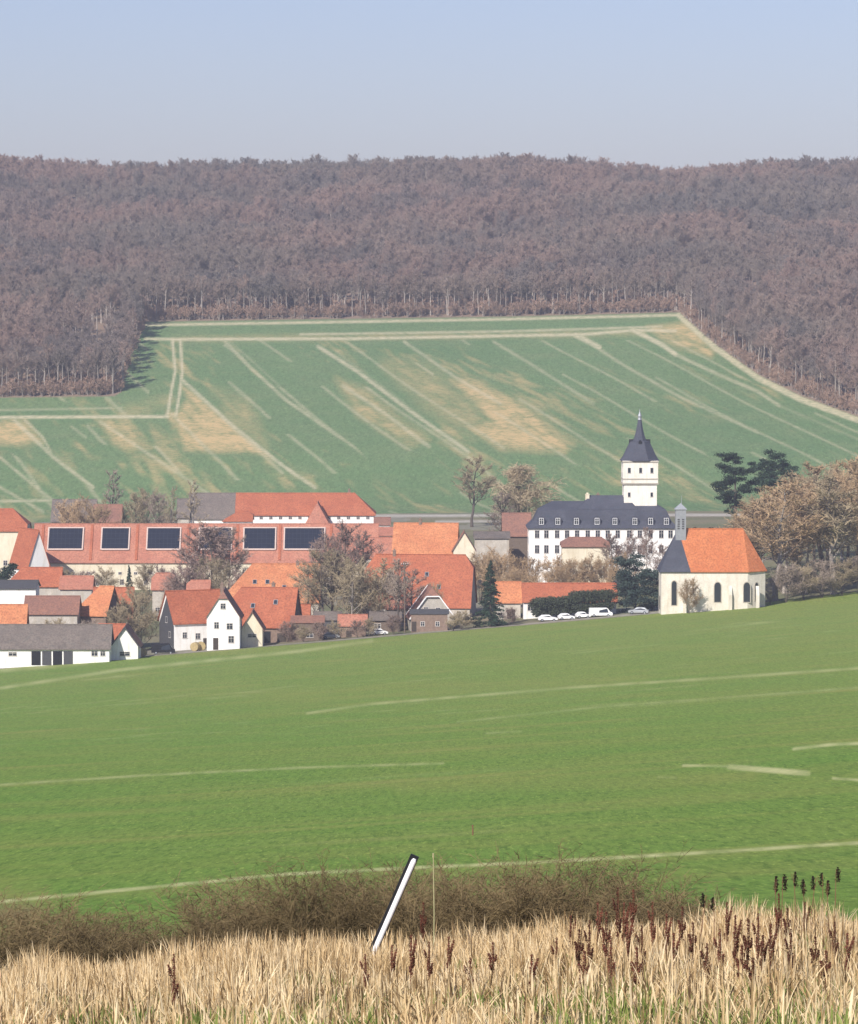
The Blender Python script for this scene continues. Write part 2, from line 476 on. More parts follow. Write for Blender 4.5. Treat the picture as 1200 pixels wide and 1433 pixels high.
def sheet(name, ylo, yhi, rows, mat, painter=None, weights=None):
    """rows between the curves ylo(px) and yhi(px)"""
    t = weights if weights is not None else np.linspace(0, 1, rows)
    lo, hi = ylo(PXS), yhi(PXS)
    Y = lo[None, :] * (1 - t[:, None]) + hi[None, :] * t[:, None]
    X = (PXS[None, :] - 600) / F * RR(Y)
    Z = terrain_z(X, Y)
    V = np.stack([X, Y, Z], -1).reshape(-1, 3)
    r, c = X.shape
    idx = np.arange(r * c).reshape(r, c)
    Q = np.stack([idx[:-1, :-1], idx[:-1, 1:], idx[1:, 1:], idx[1:, :-1]], -1).reshape(-1, 4)
    o = np_quads(name, V, Q, mat)
    o.data.polygons.foreach_set("use_smooth", [True] * len(o.data.polygons))
    P = np.zeros((len(V), 4)); P[:, 3] = 1
    if painter:
        d = V[:, 1] * CP - V[:, 2] * SP
        ok = d > 5
        px = np.where(ok, 600 + F * V[:, 0] / np.where(ok, d, 1), -9e3)
        py = np.where(ok, 716.5 - F * (V[:, 1] * SP + V[:, 2] * CP) / np.where(ok, d, 1), 9e3)
        R, G, B = painter(px, py, V)
        P[:, 0], P[:, 1], P[:, 2] = R, G, B
    a = o.data.attributes.new("paint", 'FLOAT_COLOR', 'POINT')
    a.data.foreach_set("color", P.astype(np.float32).ravel())
    return tag(o, kind='structure')

def even_rows(y0, y1, n):
    """fractions that space the rows evenly in the photograph along the middle column"""
    Ys = np.linspace(y0, y1, 4000)
    py = np.array([proj(0, y, z)[1] for y, z in zip(Ys, terrain_z(np.zeros_like(Ys), Ys))])
    py = np.minimum.accumulate(py)
    py = py - np.linspace(0, 1, len(py))           # strictly falling
    f = np.interp(np.linspace(py[0], py[-1], n), py[::-1], Ys[::-1])
    return (f - y0) / (y1 - y0)

const = lambda v: (lambda p: np.full(np.shape(p), float(v)))
EDGE = lambda p: np.interp(p, [-8000, -600, 0, 200, 600, 900, 1200, 1800, 9200], [700, 735, 757, 775, 812, 832, 858, 880, 900])

def mx(*a):
    r = a[0]
    for b in a[1:]: r = np.maximum(r, b)
    return r

def paint_near(px, py, V):
    R = mx(stroke(px, py, [(-90, 977), (0, 963), (170, 937), (420, 911), (520, 897)], 4, 0.55, 3),
           stroke(px, py, [(-90, 950), (0, 938), (120, 927)], 6, 0.5, 4),
           stroke(px, py, [(430, 998), (520, 985), (800, 962), (1000, 949), (1300, 928)], 3, 0.55, 2.5),
           stroke(px, py, [(640, 1010), (850, 988), (1110, 969), (1200, 962)], 2.0, 0.4, 2.5),
           stroke(px, py, [(-90, 1108), (0, 1098), (200, 1085), (420, 1074), (620, 1068)], 2.6, 0.55, 2.5),
           stroke(px, py, [(-90, 1270), (80, 1254), (400, 1223), (600, 1213), (760, 1206), (980, 1193), (1300, 1173)], 4.2, 0.9, 2.5),
           stroke(px, py, [(955, 1071), (1020, 1072)], 3, 0.8, 2), stroke(px, py, [(1020, 1073), (1070, 1077), (1130, 1082)], 7, 1.0, 3),
           stroke(px, py, [(1110, 1048), (1160, 1042), (1300, 1036)], 4, 0.9, 2.5),
           stroke(px, py, [(1165, 1089), (1300, 1098)], 3.5, 0.8, 2),
           stroke(px, py, [(920, 1087), (945, 1088)], 2, 0.4, 2), stroke(px, py, [(680, 1026), (730, 1023)], 2, 0.35, 2))
    G = mx(stroke(px, py, [(200, 965), (500, 975), (900, 950)], 30, 0.40, 40), stroke(px, py, [(560, 1100), (900, 1094), (1050, 1085)], 14, 0.32, 22),
           stroke(px, py, [(250, 915), (560, 890), (900, 870)], 22, 0.40, 26), stroke(px, py, [(300, 1000), (700, 985)], 10, 0.25, 16),
           stroke(px, py, [(-60, 1240), (50, 1262)], 30, 0.6, 40))
    G = np.maximum(G, 0.30 * np.clip((1060 - py) / 200, 0, 1))
    def n2(u, v, sd):
        t = np.random.RandomState(sd).rand(256, 256); i = np.floor(u).astype(int); j = np.floor(v).astype(int); f = u - i; g = v - j
        f = f*f*(3-2*f); g = g*g*(3-2*g)
        return (t[i%256, j%256]*(1-f) + t[(i+1)%256, j%256]*f)*(1-g) + (t[i%256, (j+1)%256]*(1-f) + t[(i+1)%256, (j+1)%256]*f)*g
    yy = V[:, 1] - 0.25 * V[:, 0]
    G = np.maximum(G, np.clip(n2(V[:, 0] / 45 + 90, yy / 9 + 90, 3) * 0.6 + n2(V[:, 0] / 16 + 90, yy / 3 + 90, 4) * 0.5 - 0.62, 0, 0.4) * 1.3)
    R = np.maximum(R, np.clip(n2(V[:, 0] / 30 + 40, yy / 1.5 + 40, 8) * 1.0 + n2(V[:, 0] / 60 + 40, yy / 30 + 40, 7) * 0.6 - 1.22, 0, 0.35))
    R = R * (0.55 + 0.6 * (0.5 + 0.5*np.sin(px*0.09 + 3*np.sin(px*0.021)) ))
    B = mx(stroke(px, py, [(-200, 1290), (40, 1280)], 24, 0.8, 24))
    return R, G, B

def paint_hill(px, py, V):
    tram = lambda l, w=4, s=0.8: stroke(px, py, l, w, s, 2.5)
    R = mx(tram([(-3000, 590), (-90, 588), (0, 584), (235, 583)], 4, 1.0), tram([(-90, 575), (0, 574), (170, 571)], 3, 0.4),
           tram([(241, 475), (245, 520), (240, 545), (234, 582)], 3.5, 1.0), tram([(252, 475), (255, 520), (252, 545), (246, 582)], 3.5, 1.0),
           tram([(203, 474), (245, 475), (500, 474), (820, 468), (890, 462), (945, 463)], 3.6, 1.0),
           tram([(420, 468), (700, 464), (900, 458), (925, 457)], 2.6, 0.8),
           tram([(203, 455), (400, 452), (700, 447), (950, 441)], 3.4, 1.0),
           tram([(950, 441), (985, 473), (1002, 488), (1060, 529), (1120, 559), (1200, 588), (1500, 646)], 8, 1.0),
           tram([(885, 462), (925, 482), (945, 496)], 6, 0.95),
           tram([(945, 496), (1000, 522), (1060, 548), (1090, 568)], 4.5, 0.55), tram([(1090, 568), (1180, 606), (1260, 640)], 3, 0.25),
           tram([(315, 478), (350, 514), (400, 560), (480, 615)], 4.5, 0.55), tram([(322, 478), (362, 514), (440, 585)], 2, 0.3),
           tram([(445, 485), (500, 520), (580, 580), (655, 632)], 5, 0.75), tram([(470, 492), (540, 545), (610, 600)], 2, 0.3),
           tram([(565, 478), (640, 530), (700, 565)], 4, 0.5), tram([(690, 478), (740, 508), (830, 565)], 4, 0.4),
           tram([(810, 470), (870, 510), (950, 555), (1060, 605)], 4, 0.45), tram([(805, 469), (838, 486)], 7, 0.8),
           tram([(20, 588), (75, 640), (130, 682)], 5, 0.6), tram([(35, 588), (60, 612), (75, 640)], 3, 0.6),
           tram([(140, 590), (215, 640), (290, 690)], 4, 0.5), tram([(0, 640), (60, 690), (90, 712)], 4, 0.5),
           tram([(-60, 650), (0, 682), (60, 716)], 4, 0.5), tram([(-80, 600), (0, 640)], 4, 0.4),
           tram([(255, 532), (330, 600), (400, 655), (440, 682)], 5, 0.7), tram([(480, 540), (540, 580), (600, 625)], 5, 0.5),
           tram([(100, 597), (120, 612)], 3, 0.4), tram([(-90, 703), (-20, 702), (72, 700)], 4, 0.6),
           tram([(330, 545), (370, 578)], 3, 0.35))
    n = 0.5 + 0.5*np.sin(V[:, 0]*0.21 + np.sin(V[:, 1]*0.03)*3)
    G = mx(0.95*inpoly(px, py, [(246, 582), (262, 560), (300, 578), (366, 634), (300, 632), (258, 632)], 10),
           0.85*inpoly(px, py, [(252, 538), (285, 562), (350, 618), (380, 640), (350, 632), (280, 590)], 8),
           0.95*inpoly(px, py, [(630, 530), (675, 535), (740, 575), (802, 622), (790, 632), (700, 628), (655, 600), (690, 590)], 14),
           0.45*inpoly(px, py, [(540, 510), (600, 515), (680, 580), (660, 610), (600, 570)], 30),
           0.55*inpoly(px, py, [(470, 530), (510, 545), (600, 615), (570, 625), (500, 580)], 16),
           0.85*inpoly(px, py, [(-60, 590), (35, 588), (60, 620), (30, 624), (-60, 615)], 12),
           0.85*inpoly(px, py, [(138, 588), (178, 586), (212, 626), (180, 632), (160, 622)], 12),
           0.35*inpoly(px, py, [(300, 545), (350, 560), (370, 620), (320, 600)], 24),
           0.85*inpoly(px, py, [(905, 458), (958, 452), (1000, 492), (995, 500), (955, 488), (930, 478)], 10),
           0.55*inpoly(px, py, [(232, 575), (250, 575), (262, 600), (240, 600)], 8),
           stroke(px, py, [(245, 475), (900, 466)], 9, 0.30, 8), stroke(px, py, [(170, 578), (235, 560)], 14, 0.35, 14))
    d0, d1 = ground_at(445, 485, 1238, 1730), ground_at(655, 632, 1238, 1730)
    ux, uy = d1.x - d0.x, d1.y - d0.y; L_ = math.hypot(ux, uy); ux, uy = ux/L_, uy/L_
    sc = (V[:, 0] - d0.x) * uy - (V[:, 1] - d0.y) * ux; al = (V[:, 0] - d0.x) * ux + (V[:, 1] - d0.y) * uy
    rr = np.random.RandomState(5)
    def n1(x, sd):
        t = np.random.RandomState(sd).rand(4096); i = np.floor(x).astype(int); f = x - i; f = f*f*(3 - 2*f)
        return t[i % 4096] * (1 - f) + t[(i + 1) % 4096] * f
    def n2(u, v, sd):
        t = np.random.RandomState(sd).rand(128, 128); i = np.floor(u).astype(int); j = np.floor(v).astype(int); f = u - i; g = v - j
        return (t[i%128, j%128]*(1-f) + t[(i+1)%128, j%128]*f)*(1-g) + (t[i%128, (j+1)%128]*(1-f) + t[(i+1)%128, (j+1)%128]*f)*g
    fine = n2(sc / 1.6 + 500, al / 14 + 500, 1); mid = n2(sc / 5.0 + 500, al / 40 + 500, 2); big = n2(sc / 22 + 500, al / 120 + 500, 3)
    G = np.minimum(G * np.clip(0.15 + 2.0 * (0.6*fine + 0.4*mid), 0, 1.35), 1)
    low = (py > 476)
    G = np.maximum(G, low * np.clip((fine * 0.55 + mid * 0.5 + big * 0.7 - 1.02) * 1.7, 0, 0.55))
    ph = np.abs(((sc + 6) / 17.5) % 1 - 0.5) * 17.5
    R = np.maximum(R, low * 0.42 * np.clip(1.3 - ph, 0, 1) * (n2(sc / 17 + 300, al / 60 + 300, 4) > 0.42))
    R = np.minimum(R * np.clip(0.75 + 0.6 * n2(sc / 1.2 + 99, al / 5 + 99, 6), 0, 1.2), 1)
    B = np.clip((bound(px) - py) / 2 + 0.3, 0, 1)
    return R * (B < 0.5), G * (1 - B), B

def paint_village(px, py, V):
    e = EDGE(px)
    R = mx(np.clip(1 - np.abs(V[:, 1] - e - 4.5) / 3.6, 0, 1) * ((px > 190) & (px < 930)),
           stroke(px, py, [(520, 722), (760, 721), (1300, 720)], 3.5, 1.0, 2),
           stroke(px, py, [(610, 730), (760, 729)], 3, 0.9, 2))
    G = 0.4 * (np.sin(V[:, 0] * 0.11 + 1) * np.sin(V[:, 1] * 0.09) > 0.1)
    B = 0.5 * (np.sin(V[:, 0] * 0.09) * np.sin(V[:, 1] * 0.07 + 2) > 0.5) * (px < 930)
    return R, G, B

def paint_bank(px, py, V):
    g = np.clip(np.sin(V[:, 0]*1.3) * np.sin(V[:, 1]*0.7 + 1) + 0.1, 0, 1)
    return 0*g, 0*g, g

wb = np.unique(np.concatenate([np.linspace(0, 0.75, 12), np.linspace(0.75, 1, 110)]))
sheet("bank", const(-320), const(62), len(wb), M['bank'], paint_bank, weights=(wb))
sheet("near_field", const(62), EDGE, 0, M['near_field'], paint_near, weights=even_rows(62, 812, 300))
sheet("village_ground", EDGE, const(1238), 0, M['village_ground'], paint_village, weights=even_rows(812, 1238, 110))
sheet("hill_field", const(1238), const(1730), 0, M['hill_field'], paint_hill, weights=even_rows(1238, 1730, 210))
sheet("forest_ground", const(1730), const(4200), 0, M['forest_floor'], None, weights=np.concatenate([np.linspace(0, 0.3, 40), np.linspace(0.33, 1, 12)]))

# ------------------------------------------------------------------ windows, doors, houses
def window(parent, x, z, w, h, y=0.0, axis='y-', bar=True, frame='frame', arch=False, name='window'):
    """a framed window standing on a wall face; axis says which way the face looks; (x, z) is its centre on the face"""
    t = 0.09
    mb = MB()
    if arch:
        n = 8; r = w / 2
        def outline(r2, z0, zs):
            return [(-r2, z0), (r2, z0)] + [(r2 * math.cos(math.pi * i / n), zs + r2 * 1.25 * math.sin(math.pi * i / n)) for i in range(n + 1)]
        zs = h / 2 - r * 1.25
        inner, outer = outline(r, -h / 2, zs), outline(r + 0.16, -h / 2 - 0.16, zs)
        k = len(inner)
        vs = [(p[0], -0.08, p[1]) for p in outer] + [(p[0], -0.08, p[1]) for p in inner] + [(p[0], 0.0, p[1]) for p in outer] + [(p[0], 0, p[1]) for p in inner]
        fs = []
        for i in range(k):
            j = (i + 1) % k
            fs += [(i, j, k + j, k + i), (i, 2*k + i, 2*k + j, j), (k + i, k + j, 3*k + j, 3*k + i)]
        mb.add(vs, fs)
    else:
        mb.box(-w/2 - t, w/2 + t, -0.06, 0.0, h/2, h/2 + t)
        mb.box(-w/2 - t - 0.05, w/2 + t + 0.05, -0.12, 0.0, -h/2 - t, -h/2)
        mb.box(-w/2 - t, -w/2, -0.06, 0.0, -h/2, h/2); mb.box(w/2, w/2 + t, -0.06, 0.0, -h/2, h/2)
        if bar: mb.box(-0.035, 0.035, -0.05, 0.0, -h/2, h/2); mb.box(-w/2, w/2, -0.047, 0.0, h*0.14, h*0.14 + 0.05)
    f = mb.build(name, M[frame], parent)
    rz = {'y-': 0, 'y+': math.pi, 'x-': -math.pi/2, 'x+': math.pi/2}[axis]
    f.location = {'y-': (x, y, z), 'y+': (x, y, z), 'x-': (y, x, z), 'x+': (y, x, z)}[axis]
    f.rotation_euler = (0, 0, rz)
    p = MB()
    if arch:
        vs = [(q[0], -0.03, q[1]) for q in inner]; p.add(vs, [tuple(range(len(vs)))])
    else: p.box(-w/2, w/2, -0.03, -0.005, -h/2, h/2)
    p.build('pane', M['glass'], f)
    return f

def door(parent, x, w, h, y, mat='timber', axis='y-', name='door'):
    mb = MB(); mb.box(-w/2, w/2, -0.06, 0.0, 0, h)
    for i in range(1, 4): mb.box(-w/2 + w*i/4 - 0.02, -w/2 + w*i/4 + 0.02, -0.09, -0.06, 0.1, h - 0.1)
    o = mb.build(name, M[mat], parent)
    o.location = (x, y, 0) if axis[0] == 'y' else (y, x, 0)
    o.rotation_euler = (0, 0, {'y-': 0, 'y+': math.pi, 'x-': -math.pi/2, 'x+': math.pi/2}[axis])
    return o

def roof_shape(mb, w, d, ez, rz, hl=0.0, hr=0.0, oe=0.45, og=0.35, t=0.2):
    """gable, half-hipped or hipped roof, ridge along x, centred"""
    run = d / 2; sl = (rz - ez) / run
    e = ez - sl * oe
    H = rz - ez
    vs, fs = [], []
    def end(s, h):
        x = s * (w / 2 + og)
        yo = run + oe
        pts = {}
        pts['ef'] = (x, -yo, e); pts['eb'] = (x, yo, e)
        if h > 0.01:
            zz = e + (rz - e) * (1 - h)
            yy = yo * h
            pts['hf'] = (x, -yy, zz) if h < 0.99 else None
            pts['hb'] = (x, yy, zz) if h < 0.99 else None
            pts['r'] = (s * (w / 2 + og - (yy) * 0.95), 0, rz)
        else:
            pts['hf'] = pts['hb'] = None; pts['r'] = (x, 0, rz)
        return pts
    L, R = end(-1, hl), end(1, hr)
    def idx(p): vs.append(p); return len(vs) - 1
    i = {}
    for nm, P in (('L', L), ('R', R)):
        for k, p in P.items():
            if p is not None: i[nm + k] = idx(p)
    front = [i['Lef'], i['Ref']] + ([i['Rhf']] if 'Rhf' in i else []) + [i['Rr'], i['Lr']] + ([i['Lhf']] if 'Lhf' in i else [])
    back = [i['Reb'], i['Leb']] + ([i['Lhb']] if 'Lhb' in i else []) + [i['Lr'], i['Rr']] + ([i['Rhb']] if 'Rhb' in i else [])
    fs += [front, back]
    if hl > 0.01: fs.append([i.get('Lhb', i['Leb']), i.get('Lhf', i['Lef']), i['Lr']])
    if hr > 0.01: fs.append([i.get('Rhf', i['Ref']), i.get('Rhb', i['Reb']), i['Rr']])
    mb.shell(vs, fs, t)

def wall_shape(mb, w, d, ez, rz, hl, hr, deep=2.5):
    run = d / 2
    mb.prism([(-w/2, -run), (w/2, -run), (w/2, run), (-w/2, run)], -deep, ez - 0.02)
    for s, h in ((-1, hl), (1, hr)):
        if h > 0.98: continue
        H = (rz - ez)
        if h < 0.01: pts = [(-run, ez - 0.02), (run, ez - 0.02), (0, rz - 0.22)]
        else:
            y2 = run * h; z2 = ez + H * (1 - h) - 0.22
            pts = [(-run, ez - 0.02), (run, ez - 0.02), (y2, z2), (-y2, z2)]
        x0, x1 = (s * w/2, s * (w/2 - 0.3))
        n = len(pts)
        vs = [(x0, p[0], p[1]) for p in pts] + [(x1, p[0], p[1]) for p in pts]
        fs = [tuple(range(n)), tuple(range(2*n-1, n-1, -1))] + [(i, (i+1) % n, n + (i+1) % n, n + i) for i in range(n)]
        mb.add(vs, fs)

def chimney(parent, x, y, z0, z1, s=0.7, mat='brick'):
    mb = MB(); mb.box(x - s/2, x + s/2, y - s/2, y + s/2, z0, z1); mb.box(x - s/2 - 0.08, x + s/2 + 0.08, y - s/2 - 0.08, y + s/2 + 0.08, z1, z1 + 0.15)
    mb.box(x - s/4, x + s/4, y - s/4, y + s/4, z1 + 0.15, z1 + 0.5)
    return mb.build('chimney', M[mat], parent)

def house(name, label, cat, cx, cy, w, d, ez, rz, yaw=0.0, wall='white', roof='tile', hl=0.0, hr=0.0, wins=(), doors=(), chim=(), oe=0.45, group=None, barge=None, sky_=()):
    """ez and rz are the heights of eaves and ridge above the ground"""
    t = thing(name, (cx, cy, tz(cx, cy - d/2)), yaw, label, cat, group)
    mb = MB(); wall_shape(mb, w, d, ez, rz, hl, hr); mb.build('wall', M[wall], t)
    mb = MB(); roof_shape(mb, w, d, ez, rz, hl, hr, oe); r = mb.build('roof', M[roof], t)
    cap = MB(); xr = w/2 + 0.35
    cap.tube([(-xr + (d/2+.45)*hl*0.95, 0, rz + 0.02), (xr - (d/2+.45)*hr*0.95, 0, rz + 0.02)], [0.14, 0.14], 6)
    cap.build('ridge_cap', M[roof], r)
    if barge:
        for sx in (-1, 1):
            bb = MB(); x = sx * (w/2 + 0.40); sl = (rz - ez) / (d/2); h = hl if sx < 0 else hr; yt = (d/2) * h
            for sy in (-1, 1):
                bb.tube([(x, sy * (d/2 + oe), ez - sl*oe - 0.08), (x, sy * yt, rz - sl*yt - 0.08)], [0.17, 0.17], 4)
            if h: bb.tube([(x, -yt, rz - sl*yt - 0.08), (x, yt, rz - sl*yt - 0.08)], [0.17, 0.17], 4)
            bb.build('bargeboard', M[barge], r)
    slp = (rz - ez) / (d/2); nn = math.hypot(1, slp)
    for (sx, sf) in sky_:
        y = -d/2 * (1 - sf); z = ez + (rz - ez) * sf
        sk = MB(); sk.box(-0.45, 0.45, -0.6, 0.6, -0.05, 0.16); so = sk.build('skylight', M['metal_grey'], r)
        so.location = (sx, y, z); so.rotation_euler = (math.atan(slp), 0, 0)
        pn = MB(); pn.box(-0.37, 0.37, -0.52, 0.52, 0.16, 0.175); pn.build('pane', M['glass'], so)
    for (cx2, cy2, h) in chim: chimney(r, cx2, cy2, rz - 1.6, rz + h)
    for wi in wins:
        f, x, z, ww, hh = wi[:5]
        y = {'y-': -d/2 - 0.003, 'y+': d/2 + 0.003, 'x-': -w/2 - 0.003, 'x+': w/2 + 0.003}[f]
        window(t, x, z, ww, hh, y, f, *( (False,) if ww < 0.5 else ()))
    for (f, x, ww, hh, m) in doors:
        y = {'y-': -d/2 - 0.003, 'y+': d/2 + 0.003, 'x-': -w/2 - 0.003, 'x+': w/2 + 0.003}[f]
        door(t, x, ww, hh, y, m, f)
    return t

def side(name, label, cat, x0, x1, eave, ridge, Y, d, wall='white', roof='tile', wy=(), wsize=(1.0, 1.3), yaw=0.0, doors=(), **kw):
    """house seen from its long side: px range, py of eaves and ridge, distance of the front wall; wy: rows of window heights (m) or explicit list"""
    w = (x1 - x0) * Y / F / math.cos(yaw)
    xm = (x0 + x1) / 2; c = at(xm, eave, Y); g = tz(c.x, Y)
    ez = c.z - g; rz = at(xm, ridge, Y + d/2).z - g
    wins = list(kw.pop('wins', ()))
    for (z, n) in wy:
        for i in range(n):
            wins.append(('y-', -w/2 + w*(i + 0.5)/n, z, wsize[0], wsize[1]))
    return house(name, label, cat, c.x, Y + d/2, w, d, ez, rz, yaw, wall, roof, wins=wins, doors=doors, **kw)

def gable(name, label, cat, x0, x1, eave, ridge, Y, L, wall='white', roof='tile', yaw=0.0, **kw):
    """house whose gable looks at us; L is its length away from us. Its right-hand local end (x-) is the gable in front"""
    d = (x1 - x0) * Y / F
    xm = (x0 + x1) / 2; c = at(xm, eave, Y); g = tz(c.x, Y)
    t = house(name, label, cat, c.x, Y + L/2, L, d, c.z - g, at(xm, ridge, Y).z - g, math.radians(90) + yaw, wall, roof, **kw)
    t.location.z = g
    return t


side('low_outbuilding', 'long low white outbuilding with grey roof and dark open bays at the left edge', 'building',
     -6, 153, 905, 874, 760, 9, 'white', 'grey_roof', wins=[('y-', -8.2, 2.3, 1.6, 0.7), ('y-', 8.6, 2.4, 1.2, 0.9), ('y-', 10.3, 2.4, 0.9, 0.9)],
     doors=[('y-', -3.4, 1.9, 2.9, 'black_paint'), ('y-', -1.2, 1.9, 2.9, 'dark_wall'), ('y-', 1.0, 1.9, 2.9, 'black_paint'), ('y-', 3.2, 1.9, 2.9, 'dark_wall')])  # open bays: black panels on the wall stand in for the shade inside
side('brick_house', 'orange roofed house at the left picture edge above the low white outbuilding', 'house', -40, 34, 895, 846, 782, 9, 'brick', 'tile_bright', wy=[(1.6, 3)])
gable('small_gabled_house', 'small white gabled house with dark bargeboards at the right end of the low outbuilding', 'house',
      156, 193, 902, 877, 766, 8, 'white', 'tile_old', wins=[('x-', 0.0, 1.2, 2.0, 0.8)], barge='dark_wall')
side('annex', 'small red roofed annex behind the little white gabled house', 'annex', 138, 172, 893, 873, 778, 6, 'white', 'tile')
side('brown_roof_house', 'brown roofed house with weathered wall behind the grey roofed outbuilding', 'house', 34, 108, 857, 834, 806, 9, 'dirty', 'tile_old', wy=[(2.0, 4)])
side('white_shed', 'white walled house with dark flat roof at the left picture edge', 'house', -30, 50, 822, 812, 850, 8, 'white', 'dark_wall', wy=[(3.0, 4)])
side('orange_gable_house', 'bright orange hipped roof house left of the bare round tree', 'house', 110, 156, 858, 820, 812, 10, 'brick', 'tile_bright', hl=0.9, yaw=math.radians(-14), wy=[(1.5, 2)])
side('low_red_barn', 'low orange roofed building between the bright hipped roof and the bare tree', 'building', 130, 184, 862, 822, 820, 9, 'brick', 'tile', wy=[(1.2, 2)])
side('red_cottage', 'small orange roofed cottage below the cream barn wall at the left', 'cottage', 84, 128, 822, 806, 880, 7, 'dirty', 'tile_red', wy=[(1.5, 2)])
side('corner_cottage', 'orange roofed cottage at the foot of the white sloping wall', 'cottage', 16, 84, 818, 794, 900, 8, 'dirty', 'tile', wy=[(1.5, 2)], hl=0.6)
t = side('dark_gable_house', 'orange roofed house with black boarded gable end', 'house', 232, 303, 868, 826, 803, 9.5, 'white', 'tile', yaw=math.radians(24),
     wins=[('y-', -3.6, 3.2, 0.9, 1.2), ('y-', -0.6, 2.9, 1.0, 1.2), ('x-', 0.0, 6.3, 1.0, 1.2), ('x-', -2.0, 3.2, 1.0, 1.2)],
     doors=[('y-', 1.8, 2.3, 2.4, 'timber')])
mb = MB()   # boarded gable, standing proud of the wall
w_, d_ = 71 * 803 / F / math.cos(math.radians(24)), 9.5
mb.add([(-w_/2 - 0.06, -4.6, 0.0), (-w_/2 - 0.06, 4.6, 0.0), (-w_/2 - 0.06, 4.6, 5.2), (-w_/2 - 0.06, 0, 11.2), (-w_/2 - 0.06, -4.6, 5.2)],
       [(0, 1, 2, 3, 4)])
mb.build('gable_boarding', M['dark_wall'], t)
gable('white_gabled_house', 'tall white gabled house with three dark windows facing the green field', 'house',
      289, 335, 862, 827, 790, 11, 'white', 'tile_old', wins=[('x-', 0.0, 9.3, 1.0, 1.1), ('x-', 1.4, 5.2, 0.9, 1.3), ('x-', -1.4, 5.0, 1.2, 1.2), ('x-', -1.7, 2.2, 1.1, 1.4)],
      doors=[('x-', 1.6, 1.1, 2.5, 'timber')], hl=0.25, chim=[(1.5, 0.6, 0.9)])
gable('cream_gabled_annex', 'small cream gabled annex right of the tall white house', 'annex',
      338, 367, 878, 856, 797, 8, 'cream', 'tile_old', wins=[('x-', 0.0, 2.4, 1.8, 0.7)])
side('broad_orange_roof', 'large hipped orange roof barn behind the white gabled house', 'barn', 312, 446, 840, 789, 872, 15, 'dirty', 'tile_bright', hl=0.9, wy=[(1.2, 3)], chim=[(6, 0, 0.5)], sky_=[(-4, .5), (-1, .5), (3, .35)])
side('sloping_orange_barn', 'orange roofed barn reaching down to the field beside the cream annex', 'barn', 322, 414, 874, 822, 815, 12, 'brick', 'tile', yaw=math.radians(-8), hl=0.4, sky_=[(-2, .5), (3, .6)], chim=[(2, .4, .8)],
     doors=[('y-', 1.0, 3.0, 2.6, 'black_paint'), ('y-', 5.0, 2.0, 2.2, 'timber')], wins=[('y-', -4, 1.6, 1.4, 1.0)])
# small sheds in the middle
side('dark_garden_shed', 'dark brown roofed shed between the orange barn and the bare trees', 'shed', 408, 452, 870, 862, 812, 5, 'shed', 'tile_old', wins=[('y-', 0.5, 1.2, 1.4, 0.8)], oe=0.25)
side('red_roof_shed', 'little red roofed shed below the big bare tree', 'shed', 474, 512, 874, 860, 818, 5, 'brick', 'tile_red', oe=0.3, doors=[('y-', -0.8, 1.2, 1.4, 'timber')])
side('grey_garden_shed', 'grey boarded shed half hidden under the bare trees', 'shed', 440, 476, 866, 856, 832, 5, 'dark_wall', 'grey_roof', oe=0.3)
side('black_garden_shed', 'black boarded shed left of the half timbered house', 'shed', 518, 560, 866, 856, 830, 6, 'shed', 'grey_roof', wins=[('y-', -1.8, 1.4, 1.4, 1.0)])
side('orange_farm_roof', 'wide orange roof farmhouse right of the tall bare tree', 'farmhouse', 512, 662, 846, 776, 862, 16, 'dirty', 'tile', yaw=math.radians(-6), hl=0.3, hr=0.25, wy=[(1.5, 5)], chim=[(-6, 0, 0.8)], sky_=[(2, .6), (5, .35), (-3, .5)])
gable('half_timbered_house', 'grey half timbered gabled house with white bargeboards', 'house', 572, 632, 862, 822, 828, 8, 'dirty', 'tile_old', yaw=math.radians(7),
      wins=[('x-', 1.5, 4.6, 0.9, 1.0), ('x-', -1.2, 4.4, 0.9, 1.1)], hl=0.3, barge='white_paint')
t = side('brick_outhouse', 'low brown brick outhouse in front of the half timbered gable', 'outhouse', 575, 626, 858, 853, 821, 4, 'brick', 'dark_wall', wins=[('y-', -1.5, 1.7, 0.8, 0.9), ('y-', 1.8, 1.7, 0.8, 0.9)],
     doors=[('y-', -3.4, 1.0, 2.2, 'timber')], oe=0.2)
side('orange_shed', 'orange roofed shed right of the dark spruce', 'shed', 694, 728, 840, 814, 850, 7, 'dirty', 'tile_bright', doors=[('y-', 0.6, 1.8, 2.2, 'timber')])
side('long_low_orange_house', 'long low orange roofed building behind the trimmed dark hedge', 'building', 732, 862, 840, 816, 846, 9, 'white', 'tile', wins=[('y-', -9.0, 2.0, 1.2, 1.4), ('y-', -4, 2, 1.2, 1.2), ('y-', 0, 2, 1.2, 1.2), ('y-', 4, 2, 1.2, 1.2)])
